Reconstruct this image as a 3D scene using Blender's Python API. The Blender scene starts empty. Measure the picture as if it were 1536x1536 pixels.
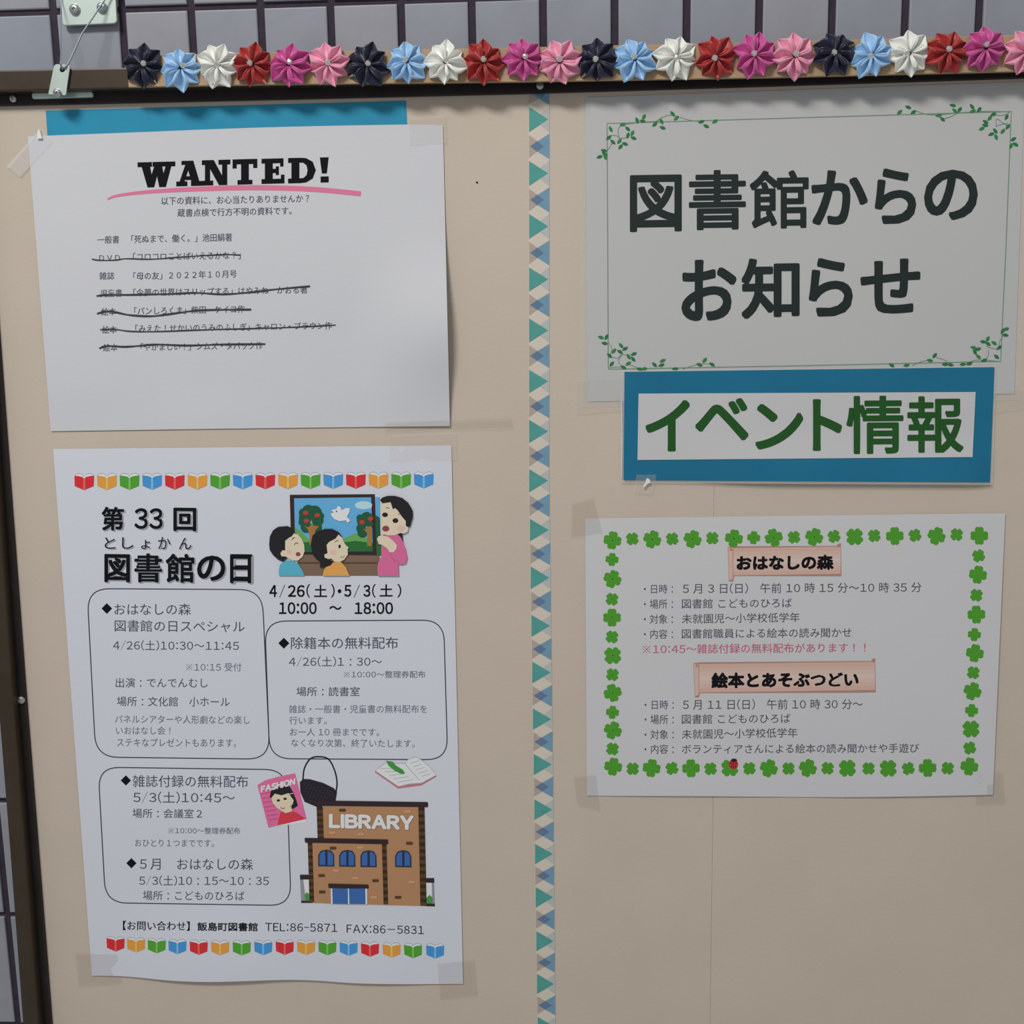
import bpy, bmesh, math, random
import numpy as np
from mathutils import Vector, Matrix
random.seed(7)
S = bpy.context.scene
COL = S.collection

# ---------------------------------------------------------------- camera, world, lights, exposure
F = 1700.0
def _rot(y, p, r):
    cy, sy, cp, sp, cr, sr = math.cos(y), math.sin(y), math.cos(p), math.sin(p), math.cos(r), math.sin(r)
    B = np.array([[1, 0, 0], [0, 0, -1], [0, 1, 0]], float)
    Ry = np.array([[cy, 0, -sy], [0, 1, 0], [sy, 0, cy]])
    Rx = np.array([[1, 0, 0], [0, cp, -sp], [0, sp, cp]])
    Rz = np.array([[cr, -sr, 0], [sr, cr, 0], [0, 0, 1]])
    return Rz @ Rx @ Ry @ B
RC = _rot(*[math.radians(a) for a in (-2.994, 7.799, -0.884)])
CP = np.array([0.0, -0.818, 1.5])
cam_d = bpy.data.cameras.new('camera')
cam_d.sensor_width = 36.0
cam_d.lens = 36.0 * F / 1536.0
cam_d.clip_start = 0.02
cam = bpy.data.objects.new('camera', cam_d)
M = np.eye(4)
M[:3, 0] = RC[0]; M[:3, 1] = -RC[1]; M[:3, 2] = -RC[2]; M[:3, 3] = CP
cam.matrix_world = Matrix(M.tolist())
COL.objects.link(cam)
S.camera = cam

world = bpy.data.worlds.new('room_light')
S.world = world
world.use_nodes = True
world.node_tree.nodes['Background'].inputs[0].default_value = (0.93, 0.97, 1.0, 1)
world.node_tree.nodes['Background'].inputs[1].default_value = 0.29

def area(name, loc, target, sx, sy, power, color=(1, 1, 1)):
    d = bpy.data.lights.new(name, 'AREA')
    d.shape = 'RECTANGLE'; d.size = sx; d.size_y = sy; d.energy = power; d.color = color
    o = bpy.data.objects.new(name, d)
    o.location = loc
    o.rotation_euler = (Vector(target) - Vector(loc)).to_track_quat('-Z', 'Y').to_euler()
    COL.objects.link(o)
    return o
area('ceiling_light', (-0.68, -1.42, 2.95), (0, 0, 1.4), 0.6, 0.3, 25, (1.0, 0.985, 0.96))

S.view_settings.view_transform = 'Standard'
S.view_settings.look = 'None'
S.view_settings.gamma = 1.0
S.view_settings.use_curve_mapping = False
S.view_settings.exposure = 0.0

# ---------------------------------------------------------------- helpers
def at(x, y, Y=0.0):
    """photo pixel -> point on the upright plane at depth Y (Y=0 is the face of the board)"""
    d = RC.T @ np.array([(x - 768) / F, (y - 768) / F, 1.0])
    p = CP + d * (Y - CP[1]) / d[1]
    return (p[0], p[1], p[2])

def lin(c):
    c = c / 255.0
    return c / 12.92 if c <= 0.04045 else ((c + 0.055) / 1.055) ** 2.4
KEY = 0.72
def alb(r, g, b):
    return tuple(min(0.93, lin(v) / KEY) for v in (r, g, b)) + (1.0,)

MATS = {}
def mat(name, rgb, rough=0.6, metal=0.0, spec=0.3, noise=0.0, nscale=60.0, bump=0.0, bscale=300.0, sheen=0.0, coat=0.0):
    if name in MATS: return MATS[name]
    m = bpy.data.materials.new(name); m.use_nodes = True
    nt = m.node_tree; b = nt.nodes['Principled BSDF']
    col = alb(*rgb)
    b.inputs['Base Color'].default_value = col
    b.inputs['Roughness'].default_value = rough
    b.inputs['Metallic'].default_value = metal
    b.inputs['Specular IOR Level'].default_value = spec
    if sheen: b.inputs['Sheen Weight'].default_value = sheen
    if coat:
        b.inputs['Coat Weight'].default_value = coat; b.inputs['Coat Roughness'].default_value = 0.12
    if noise or bump:
        tc = nt.nodes.new('ShaderNodeTexCoord')
    if noise:
        n = nt.nodes.new('ShaderNodeTexNoise'); n.inputs['Scale'].default_value = nscale; n.inputs['Detail'].default_value = 5
        nt.links.new(tc.outputs['Object'], n.inputs['Vector'])
        r = nt.nodes.new('ShaderNodeValToRGB')
        r.color_ramp.elements[0].position = 0.3; r.color_ramp.elements[1].position = 0.7
        r.color_ramp.elements[0].color = tuple(c * (1 - noise) for c in col[:3]) + (1,)
        r.color_ramp.elements[1].color = tuple(min(1, c * (1 + noise)) for c in col[:3]) + (1,)
        nt.links.new(n.outputs['Fac'], r.inputs['Fac']); nt.links.new(r.outputs['Color'], b.inputs['Base Color'])
    if bump:
        n2 = nt.nodes.new('ShaderNodeTexNoise'); n2.inputs['Scale'].default_value = bscale; n2.inputs['Detail'].default_value = 3
        nt.links.new(tc.outputs['Object'], n2.inputs['Vector'])
        bp = nt.nodes.new('ShaderNodeBump'); bp.inputs['Strength'].default_value = bump; bp.inputs['Distance'].default_value = 0.0006
        nt.links.new(n2.outputs['Fac'], bp.inputs['Height']); nt.links.new(bp.outputs['Normal'], b.inputs['Normal'])
    MATS[name] = m
    return m

def clear_mat(name, rgb, alpha, rough):
    if name in MATS: return MATS[name]
    m = mat(name, rgb, rough=rough, spec=0.5, bump=0.25, bscale=70)
    m.node_tree.nodes['Principled BSDF'].inputs['Alpha'].default_value = alpha
    return m

def link(name, me, parent=None):
    o = bpy.data.objects.new(name, me)
    COL.objects.link(o)
    if parent is not None: o.parent = parent
    return o
def mesh(name, verts, faces, mats, parent=None, idx=None, smooth=False):
    me = bpy.data.meshes.new(name)
    me.from_pydata([tuple(v) for v in verts], [], faces)
    for m in (mats if isinstance(mats, (list, tuple)) else [mats]): me.materials.append(m)
    if idx is not None: me.polygons.foreach_set('material_index', idx)
    if smooth: me.polygons.foreach_set('use_smooth', [True] * len(me.polygons))
    me.update()
    return link(name, me, parent)
def tag(o, label, cat, group=None, kind=None):
    o['label'] = label; o['category'] = cat
    if group: o['group'] = group
    if kind: o['kind'] = kind
    return o
def thing(name, label, cat, group=None):
    o = bpy.data.objects.new(name, None); o.empty_display_size = 0.02
    COL.objects.link(o)
    return tag(o, label, cat, group)
def settle(root, loc):
    """put a thing's origin at loc and keep its parts where they stand"""
    root.location = loc
    for c in root.children: c.location = tuple(c.location[i] - loc[i] for i in range(3))
    return root

def prism(name, px, y0, y1, m, parent=None, bevel=0.0, back_same=True, seg=2):
    """a solid whose front outline is given in photo pixels on plane y0 and which runs straight back to y1"""
    fr = [Vector(at(x, y, y0)) for x, y in px]
    bk = [Vector((v.x, y1, v.z)) for v in fr]
    n = len(fr)
    bm = bmesh.new()
    vf = [bm.verts.new(v) for v in fr]; vb = [bm.verts.new(v) for v in bk]
    bm.faces.new(vf); bm.faces.new(vb[::-1])
    for i in range(n):
        j = (i + 1) % n
        bm.faces.new((vf[j], vf[i], vb[i], vb[j]))
    bmesh.ops.recalc_face_normals(bm, faces=bm.faces)
    if bevel:
        fe = [e for e in bm.edges if all(v in vf for v in e.verts)]
        bmesh.ops.bevel(bm, geom=fe, offset=bevel, segments=seg, affect='EDGES', profile=0.6)
    me = bpy.data.meshes.new(name); bm.to_mesh(me); bm.free(); me.materials.append(m)
    return link(name, me, parent)

def roundpoly(pts, r, n=5):
    """round the corners of a polygon given in pixels"""
    out = []
    N = len(pts)
    for i in range(N):
        p = Vector(pts[i]); a = Vector(pts[i - 1]) - p; b = Vector(pts[(i + 1) % N]) - p
        rr = r[i] if isinstance(r, (list, tuple)) else r
        ra = min(rr, a.length * .49); rb = min(rr, b.length * .49)
        s = p + a.normalized() * ra; e = p + b.normalized() * rb
        for k in range(n + 1):
            t = k / n
            out.append(tuple((1 - t) ** 2 * s + 2 * t * (1 - t) * p + t * t * e))
    return out
def ellipse(cx, cy, rx, ry, a=0.0, n=20, t0=0, t1=360):
    out = []
    ca, sa = math.cos(math.radians(a)), math.sin(math.radians(a))
    full = (t1 - t0) == 360
    for k in range(n if full else n + 1):
        t = math.radians(t0 + (t1 - t0) * k / n)
        x, y = rx * math.cos(t), ry * math.sin(t)
        out.append((cx + x * ca - y * sa, cy + x * sa + y * ca))
    return out
def smooth_line(pts, n=6):
    """Catmull-Rom through the points"""
    P = [pts[0]] + list(pts) + [pts[-1]]
    out = []
    for i in range(1, len(P) - 2):
        p0, p1, p2, p3 = [np.array(q, float) for q in P[i - 1:i + 3]]
        for k in range(n):
            t = k / n
            out.append(tuple(0.5 * (2 * p1 + (p2 - p0) * t + (2 * p0 - 5 * p1 + 4 * p2 - p3) * t * t + (3 * p1 - p0 - 3 * p2 + p3) * t ** 3)))
    out.append(tuple(pts[-1]))
    return out

def disc_head(name, px, py, Y, rpx, m, parent, depth=0.0022, slot=None):
    """a pan-head screw: domed head with a cross recess, facing the room"""
    c = Vector(at(px, py, Y)); r = (Vector(at(px + rpx, py, Y)) - c).length
    bm = bmesh.new()
    N = 20
    rings = [(1.0, 0.0), (1.0, 0.35), (0.86, 0.75), (0.6, 0.95), (0.33, 1.0)]
    rows = []
    for rr, h in rings:
        rows.append([bm.verts.new((c.x + r * rr * math.cos(2 * math.pi * k / N), c.y - depth * h, c.z + r * rr * math.sin(2 * math.pi * k / N))) for k in range(N)])
    for a, b in zip(rows, rows[1:]):
        for k in range(N):
            bm.faces.new((a[k], a[(k + 1) % N], b[(k + 1) % N], b[k]))
    ctr = bm.verts.new((c.x, c.y - depth * 0.45, c.z))
    cross = []
    for k in range(N):                                      # the cross recess in the middle
        q = 0.42 if (k % 5) in (0,) else 0.16
        cross.append(bm.verts.new((c.x + r * q * math.cos(2 * math.pi * k / N), c.y - depth * 0.62, c.z + r * q * math.sin(2 * math.pi * k / N))))
    for k in range(N):
        bm.faces.new((rows[-1][k], rows[-1][(k + 1) % N], cross[(k + 1) % N], cross[k]))
        bm.faces.new((cross[k], cross[(k + 1) % N], ctr))
    bmesh.ops.recalc_face_normals(bm, faces=bm.faces)
    me = bpy.data.meshes.new(name); bm.to_mesh(me); bm.free(); me.materials.append(m)
    return link(name, me, parent)

# ---- a sheet of paper: a grid between a top and a bottom edge polyline, with a relief h(px, py)
def interp(poly, t):
    n = len(poly) - 1
    xs = [p[0] for p in poly]
    x = xs[0] + (xs[-1] - xs[0]) * t
    for i in range(n):
        if x <= xs[i + 1] or i == n - 1:
            k = (x - xs[i]) / (xs[i + 1] - xs[i])
            return x, poly[i][1] + (poly[i + 1][1] - poly[i][1]) * k
class Sheet:
    def __init__(s, root, top, bottom, base, h=None, nx=30, ny=24, m=None, name='sheet', thick=0.00018):
        s.root, s.base, s.h = root, base, h or (lambda x, y: 0.0)
        tp = smooth_line(top, 8) if len(top) > 2 else top
        bt = smooth_line(bottom, 8) if len(bottom) > 2 else bottom
        V, Fc = [], []
        for j in range(ny + 1):
            v = j / ny
            for i in range(nx + 1):
                u = i / nx
                a = interp(tp, u); b = interp(bt, u)
                x, y = a[0] + (b[0] - a[0]) * v, a[1] + (b[1] - a[1]) * v
                V.append(s.p(x, y, 0.0))
        n0 = len(V)
        V += [(x, y + thick, z) for x, y, z in V]
        W = nx + 1
        for j in range(ny):
            for i in range(nx):
                q = (j * W + i, (j + 1) * W + i, (j + 1) * W + i + 1, j * W + i + 1)
                Fc.append(q); Fc.append(tuple(n0 + k for k in q[::-1]))
        rim = [i for i in range(nx + 1)] + [j * W + nx for j in range(1, ny + 1)] + [ny * W + i for i in range(nx - 1, -1, -1)] + [j * W for j in range(ny - 1, 0, -1)]
        n1 = len(V)
        V += [V[i] for i in rim] + [V[i + n0] for i in rim]
        for i in range(len(rim)):
            j = (i + 1) % len(rim); Fc.append((n1 + i, n1 + j, n1 + len(rim) + j, n1 + len(rim) + i))
        s.ob = mesh(name, V, Fc, m, root)
        me = s.ob.data
        me.polygons.foreach_set('use_smooth', [True] * (2 * nx * ny) + [False] * len(rim))
    def p(s, x, y, lift):
        return at(x, y, -(s.base + s.h(x, y) + lift))

class Ink:
    """flat print on a sheet: polygons and letters given in photo pixels, laid on the paper"""
    def __init__(s, sheet): s.sh, s.V, s.F, s.I, s.m, s.lv = sheet, [], [], [], [], 0.00012
    def mi(s, m):
        if m not in s.m: s.m.append(m)
        return s.m.index(m)
    def up(s, d=0.00005): s.lv += d; return s
    def poly(s, pts, m):
        s.lv += 0.0000012
        n = len(s.V)
        s.V += [s.sh.p(x, y, s.lv) for x, y in pts]
        f = list(range(n, n + len(pts)))
        s.F.append(f); s.I.append(s.mi(m))
        return s
    def stroke(s, pts, w, m, close=False):
        if not isinstance(w, (list, tuple)):                 # long runs follow the paper's waves
            R_ = []
            for i in range(len(pts) if close else len(pts) - 1):
                a, b = np.array(pts[i], float), np.array(pts[(i + 1) % len(pts)], float)
                q = max(1, int(np.linalg.norm(b - a) / 14)); R_ += [tuple(a + (b - a) * t / q) for t in range(q)]
            pts = R_ + ([] if close else [tuple(pts[-1])])
        n = len(s.V); N = len(pts)
        P = [np.array(p, float) for p in pts]
        for i in range(N):
            a = P[i - 1] if (i > 0 or close) else P[i]; b = P[(i + 1) % N] if (i < N - 1 or close) else P[i]
            d = b - a; d = d / (np.linalg.norm(d) + 1e-9); nn = np.array([-d[1], d[0]])
            ww = (w[i] if isinstance(w, (list, tuple)) else w) / 2
            for sg in (1, -1):
                q = P[i] + nn * ww * sg; s.V.append(s.sh.p(q[0], q[1], s.lv))
        for i in range(N if close else N - 1):
            j = (i + 1) % N
            s.F.append([n + 2 * i, n + 2 * i + 1, n + 2 * j + 1, n + 2 * j]); s.I.append(s.mi(m))
        return s
    def text(s, body, x0, x1, yb0, h, m, yb1=None, weight=0.0, top=None, res=2, lean=0.0, shift=(0, 0), cr=0.84):
        """letters whose ink fills x0..x1, with its bottom at yb0 (left) .. yb1 (right) and height h, in pixels"""
        yb1 = yb0 if yb1 is None else yb1
        vs, fs = glyphs(body, min(weight, 0.0), res)
        ax, bx, ay, by = vs[:, 0].min(), vs[:, 0].max(), vs[:, 1].min(), vs[:, 1].max()
        offs = [(0.0, 0.0)]
        if weight > 0:                                       # heavier strokes: the letters laid over themselves, a hair apart
            e = weight * h / (by - ay)
            N = 8 if weight > 0.012 else 2
            offs = [(-e, 0), (e, 0)] if N == 2 else [(e * rr * p, e * rr * q) for p, q, rr in ((-1, -1, cr), (0, -1, 1), (1, -1, cr), (1, 0, 1), (1, 1, cr), (0, 1, 1), (-1, 1, cr), (-1, 0, 1))]
            if N == 8 and weight > 0.03: offs.append((0, 0))
            x0 += e; x1 -= e; h -= e if N == 8 else 0; yb0 -= e * .5 if N == 8 else 0; yb1 -= e * .5 if N == 8 else 0
        k = s.mi(m)
        for qi, (ox, oy) in enumerate(offs):
            n = len(s.V)
            for x, y in vs:
                u = (x - ax) / (bx - ax); v = (y - ay) / (by - ay)
                X = x0 + (x1 - x0) * u + lean * h * v; Y = yb0 + (yb1 - yb0) * u - h * v
                s.V.append(s.sh.p(X + shift[0] + ox, Y + shift[1] + oy, s.lv + qi * 0.000015))
            for f in fs: s.F.append([n + i for i in f]); s.I.append(k)
        return s
    def char(s, body, bb, m, weight=0.0, slope=-0.015):
        x0, y0, x1, y1 = bb
        d = (x1 - x0) * slope
        return s.text(body, x0, x1, y1 - d / 2, (y1 - y0) - abs(d), m, yb1=y1 + d / 2, weight=weight, res=4)
    def done(s, name, parent=None, label=None):
        o = mesh(name, s.V, s.F, s.m, parent if parent is not None else s.sh.root, s.I)
        if label: o['label'] = label
        return o

_G, _C = {}, {}
def one_glyph(ch, res):
    if (ch, res) not in _C:
        cu = bpy.data.curves.new('letters', 'FONT')
        cu.body = ch; cu.size = 1.0; cu.resolution_u = res; cu.fill_mode = 'FRONT'
        o = bpy.data.objects.new('letters', cu)
        me = bpy.data.meshes.new_from_object(o)
        _C[(ch, res)] = (np.array([v.co[:2] for v in me.vertices]).reshape(-1, 2), [list(p.vertices) for p in me.polygons])
        bpy.data.objects.remove(o); bpy.data.curves.remove(cu); bpy.data.meshes.remove(me)
    return _C[(ch, res)]
def glyphs(body, weight, res):
    """a line of letters in plain gothic type; figures and Latin letters come from the full-width forms set closer"""
    key = (body, res)
    if key not in _G:
        V, Fs, x = [], [], 0.0
        for ch in body:
            if ch == ' ': x += 0.30; continue
            if ch == '\u3000': x += 1.0; continue
            if ch == '\u203b':                                # reference mark: a thin cross and four dots
                n = len(V)
                for sx in (1, -1):
                    V += [(x + .5 + sx * p, .36 + q) for p, q in ((-.36, -.33), (-.33, -.36), (.36, .33), (.33, .36))]
                for px, py in ((0, .3), (0, -.3), (.3, 0), (-.3, 0)):
                    V += [(x + .5 + px + u, .36 + py + v) for u, v in ((-.055, 0), (0, -.055), (.055, 0), (0, .055))]
                Fs += [[n + 4 * q + t for t in range(4)] for q in range(6)]
                x += 1.0; continue
            if ch == 'I':
                n = len(V); V += [(x + .08, 0), (x + .17, 0), (x + .17, .735), (x + .08, .735)]; Fs.append([n, n + 1, n + 2, n + 3]); x += .25; continue
            if ch.isascii():
                g, f = one_glyph(chr(ord(ch) + 0xFEE0), res)
                ax, bx = g[:, 0].min(), g[:, 0].max()
                sc = 0.45 if ch in '/' else (0.6 if ch == '-' else 1.04)
                pad = 0.10 if ch == ':' else 0.055
                if ch == '1': pad = 0.09
                g = np.stack([(g[:, 0] - ax) * sc + pad, g[:, 1] + (0.03 if ch == ':' else 0)], 1)
                adv = (bx - ax) * sc + 2 * pad
            else:
                g, f = one_glyph(ch, res); adv = 1.0
                if ch in '\uff1a\uff01\uff1f': g = g + np.array([0.5 - (g[:, 0].min() + g[:, 0].max()) / 2, 0])
            n = len(V)
            V += [(x + p, q) for p, q in g]; Fs += [[n + i for i in k] for k in f]
            x += adv
        _G[key] = (np.array(V), Fs)
    return _G[key]
def crop(ox, oy, s):
    """coordinates read from an enlarged view of the photograph"""
    return lambda *p: [(ox + p[i] / s, oy + p[i + 1] / s) for i in range(0, len(p), 2)]

# ---------------------------------------------------------------- materials
M_tile = [mat('glazed_tile_grey', (137, 139, 148), rough=0.35, spec=0.5, noise=0.05, nscale=35, bump=0.15, bscale=120),
          mat('glazed_tile_cool', (133, 138, 148), rough=0.35, spec=0.5, noise=0.05, nscale=35, bump=0.15, bscale=120),
          mat('glazed_tile_warm', (140, 140, 147), rough=0.38, spec=0.5, noise=0.05, nscale=35, bump=0.15, bscale=120)]
M_grout = mat('dark_grout', (56, 48, 58), rough=0.95, noise=0.15, nscale=200, bump=0.5, bscale=500)
M_frame = mat('bronze_aluminium', (60, 50, 38), rough=0.42, metal=0.35, spec=0.5, noise=0.12, nscale=50)
M_channel = mat('dark_bronze_channel', (40, 34, 34), rough=0.5, metal=0.3, noise=0.15, nscale=60)
M_board = mat('beige_board', (186, 173, 158), rough=0.75, noise=0.025, nscale=14, bump=0.2, bscale=400)
M_steel = mat('zinc_steel', (186, 198, 190), rough=0.35, metal=0.55, spec=0.5, noise=0.05, nscale=80)
M_screw = mat('screw_metal', (170, 172, 172), rough=0.28, metal=0.9)
M_wire = mat('galvanised_wire', (130, 142, 150), rough=0.4, metal=0.7)
M_lath = mat('tan_wood', (164, 138, 108), rough=0.6, noise=0.12, nscale=30, bump=0.3, bscale=90)
M_wanted = mat('white_paper', (192, 192, 195), rough=0.7, noise=0.012, nscale=9, bump=0.12, bscale=500)
M_poster = mat('bluish_white_paper', (200, 201, 209), rough=0.65, noise=0.012, nscale=9, bump=0.1, bscale=500)
M_title = mat('laminated_paper', (177, 176, 175), rough=0.5, noise=0.012, nscale=8)
M_event = mat('grey_white_paper', (191, 190, 191), rough=0.65, noise=0.012, nscale=9, bump=0.1, bscale=500)
M_teal = mat('teal_card', (35, 132, 164), rough=0.45, noise=0.05, nscale=25)
M_teal2 = mat('deep_teal_card', (26, 103, 134), rough=0.4, noise=0.06, nscale=18)
M_ink = mat('black_ink', (20, 20, 24), rough=0.8, spec=0.12)
M_soft = mat('thin_black_ink', (72, 74, 88), rough=0.6)
M_faint = mat('fine_grey_ink', (104, 106, 120), rough=0.6)
M_pen = mat('marker_ink', (52, 56, 62), rough=0.5)
M_titleink = mat('dark_green_black_ink', (30, 40, 38), rough=0.5)
M_green = mat('leaf_green_ink', (38, 108, 62), rough=0.6)
M_line = mat('border_green_ink', (104, 134, 108), rough=0.6)
M_clover = mat('clover_green_ink', (72, 145, 40), rough=0.6)
M_signink = mat('dark_green_ink', (30, 78, 30), rough=0.5)
M_pinkline = mat('pink_ink', (206, 112, 142), rough=0.6)
M_shadowink = mat('grey_ink', (148, 150, 162), rough=0.6)
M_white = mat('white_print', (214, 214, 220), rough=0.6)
M_tape = clear_mat('clear_tape', (205, 198, 190), 0.16, 0.28)
M_tape_white = clear_mat('whitish_tape', (228, 224, 218), 0.32, 0.25)
M_tape_old = clear_mat('yellowed_tape', (140, 124, 104), 0.11, 0.5)
M_sleeve = clear_mat('laminate_film', (214, 210, 204), 0.22, 0.16)

# ---------------------------------------------------------------- the tiled wall behind the board
wall_rot = Matrix.Rotation(math.radians(2.0), 4, 'X')      # the board hangs a little off the wall at its foot
W0 = Vector(at(182, 14, 0.0165))
def wall_pt(u, w, d=0.0):                                    # u right, w up, d out of the wall
    v = wall_rot.to_3x3() @ Vector((u, -d, w))
    return W0 + v
PU, PW, GU, GW = 0.0501, 0.1000, 0.0052, 0.0042
wall = bpy.data.objects.new('wall_back', None); wall['kind'] = 'structure'
COL.objects.link(wall)
def wbox(name, u0, u1, w0, w1, d0, d1, m, parent, bev=0.0):
    bm = bmesh.new()
    vs = [bm.verts.new(wall_pt(u, w, d)) for d in (d0, d1) for u, w in ((u0, w0), (u1, w0), (u1, w1), (u0, w1))]
    for f in ((0, 1, 2, 3), (4, 7, 6, 5), (0, 4, 5, 1), (1, 5, 6, 2), (2, 6, 7, 3), (3, 7, 4, 0)):
        bm.faces.new([vs[i] for i in f])
    bmesh.ops.recalc_face_normals(bm, faces=bm.faces)
    if bev:
        bmesh.ops.bevel(bm, geom=[e for e in bm.edges if all(v in vs[4:] for v in e.verts)], offset=bev, segments=2, affect='EDGES', profile=0.5)
    me = bpy.data.meshes.new(name); bm.to_mesh(me); bm.free(); me.materials.append(m)
    return link(name, me, parent)
wbox('grout_bed', -0.60, 1.10, -1.25, 0.35, -0.012, -0.0022, M_grout, wall)
k = 0
for i in range(-5, 18):
    for j in range(-11, 3):
        # tiles stand where the board does not cover them: above it, and in the strip to its left
        if -8 < j < -1 and -2 < i < 13: continue
        jt = random.uniform(-0.0003, 0.0003)
        wbox('tile', i * PU + GU / 2, (i + 1) * PU - GU / 2, j * PW + GW / 2, (j + 1) * PW - GW / 2, -0.004, 0.0 + jt, M_tile[k % 3 if random.random() < .6 else 0], wall, bev=0.0011)
        k += 1

# ---------------------------------------------------------------- the bulletin board
board = thing('bulletin_board', 'large beige bulletin board in a dark bronze metal frame hung on the tiled wall', 'bulletin board')
LIP, CH = -0.0125, -0.0035
SEAM = [(1076, 115), (1071, 760), (1070, 1200), (1064, 1640)]
top_edge = [(-120, 161), (0, 157.5), (400, 148), (780, 138.5), (1160, 127), (1536, 115), (1720, 109)]
def panel(pts): return prism('backing_panel', pts, 0.0, 0.010, M_board, board)
panel([(-75, 160), (0, 157.5), (400, 148), (780, 138.5), (1075.6, 129.5), (1070.6, 760), (1069.4, 1200), (1063.5, 1640), (88, 1640), (79, 1536), (58, 1270), (39, 1030), (15, 700), (0, 500), (-27, 160)][1:14] + [(-27, 158.5)])
panel([(1075.9, 129.4), (1160, 127), (1536, 115), (1720, 109), (1650, 1640), (1063.8, 1640), (1069.7, 1200), (1070.9, 760)])
prism('seam_backing', [(1062, 130), (1088, 129), (1078, 1640), (1052, 1640)], 0.0008, 0.0112, M_board, board)
# top rail: raised lip and the recessed channel under it
prism('frame_lip', [(-60, 106.5), (0, 105), (190, 101), (1536, 74), (1760, 70), (1760, 101), (1536, 105.5), (190, 133), (0, 137), (-44, 138)], LIP, 0.011, M_frame, board, bevel=0.0012)
prism('frame_channel', [(-40, 128), (190, 124), (1536, 98), (1740, 94), (1740, 111), (1536, 116.5), (1160, 128.5), (780, 140), (400, 149), (0, 158), (-30, 158.5)], CH, 0.0098, M_channel, board, bevel=0.0006)
# left rail
prism('frame_lip', [(-70, 106.5), (-47, 106), (-44, 138), (-1, 780), (17, 1030), (37, 1280), (57, 1536), (66, 1660), (43, 1660), (34, 1536), (15, 1280), (-5, 1030), (-25, 780)], LIP, 0.011, M_frame, board, bevel=0.0012)
prism('frame_channel', [(-42, 154), (-28, 154), (-3, 500), (11.5, 700), (36, 1030), (55, 1270), (76, 1536), (86, 1660), (62, 1660), (53, 1536), (32, 1280), (13, 1030), (-5, 780)], CH, 0.0098, M_channel, board, bevel=0.0006)
for (x, y, r) in ((20, 148, 5.6), (810, 128.5, 6.2), (31.5, 1050, 6)):
    disc_head('screw', x, y, CH - 0.0001, r, M_screw, board, depth=0.002)
# right and foot rails, beyond the frame
prism('frame_lip', [(1688, 100), (1764, 98), (1676, 1680), (1620, 1680)], LIP, 0.011, M_frame, board, bevel=0.0012)
prism('frame_lip', [(48, 1634), (1640, 1634), (1640, 1682), (52, 1682)], LIP + 0.0004, 0.011, M_frame, board, bevel=0.0012)
settle(board, at(800, 1640, 0.0))

# a pin hole left in the board
hole = mesh('pin_hole', [at(x, y, -0.0004) for x, y in ellipse(715.5, 273.5, 1.5, 1.6, n=10)], [list(range(10))], M_ink, board)
hole.location = tuple(-c for c in board.location)

# ---------------------------------------------------------------- hanging hardware
br = thing('wall_bracket', 'pale zinc steel plate with two cross-head screws on the tiles, top left', 'bracket')
prism('plate', roundpoly([(88, -42), (171, -45), (175.5, 35), (93.5, 38.5)], 6), 0.0118, 0.0142, M_steel, br, bevel=0.0006)
disc_head('screw', 112.5, 14.3, 0.0117, 8, M_screw, br, depth=0.0026)
disc_head('screw', 153.5, 11.6, 0.0117, 8, M_screw, br, depth=0.0026)
settle(br, at(133, 0, 0.013))
hg = thing('hanger_tag', 'tilted zinc strap with a hole screwed over a flat bar on the rail, top left', 'hanger')
# the strap has a hole near its top: two halves around it
hx, hy, hr = 93.4, 104.3, 4.2
ring = ellipse(hx, hy, hr, hr, n=20, t0=0, t1=360)
outer = roundpoly([(81.5, 96.0), (105.0, 97.2), (98.4, 142.8), (72.4, 141.2)], [5, 5, 2, 2], 4)
def plate_with_hole(name, outer, ring, y0, y1, m, parent):
    bm = bmesh.new()
    def loop(pts):
        fr = [Vector(at(x, y, y0)) for x, y in pts]
        vf = [bm.verts.new(v) for v in fr]; vb = [bm.verts.new((v.x, y1, v.z)) for v in fr]
        ef = [bm.edges.new((vf[i], vf[(i + 1) % len(vf)])) for i in range(len(vf))]
        eb = [bm.edges.new((vb[i], vb[(i + 1) % len(vb)])) for i in range(len(vb))]
        for i in range(len(vf)):
            j = (i + 1) % len(vf); bm.faces.new((vf[i], vf[j], vb[j], vb[i]))
        return ef, eb
    a, b = loop(outer), loop(ring)
    bmesh.ops.triangle_fill(bm, edges=a[0] + b[0], use_beauty=True)
    bmesh.ops.triangle_fill(bm, edges=a[1] + b[1], use_beauty=True)
    bmesh.ops.recalc_face_normals(bm, faces=bm.faces)
    me = bpy.data.meshes.new(name); bm.to_mesh(me); bm.free(); me.materials.append(m)
    return link(name, me, parent)
plate_with_hole('strap', outer, ring, -0.0148, -0.0134, M_steel, hg)
prism('flat_bar', roundpoly([(47.5, 139.3), (138.5, 137.2), (139.5, 145.6), (48, 148.4)], 3.5), -0.0062, -0.0040, M_steel, hg, bevel=0.0004)
disc_head('screw', 86.5, 139.6, -0.0149, 6.2, M_screw, hg, depth=0.0026)
settle(hg, at(90, 148, -0.012))

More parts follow.
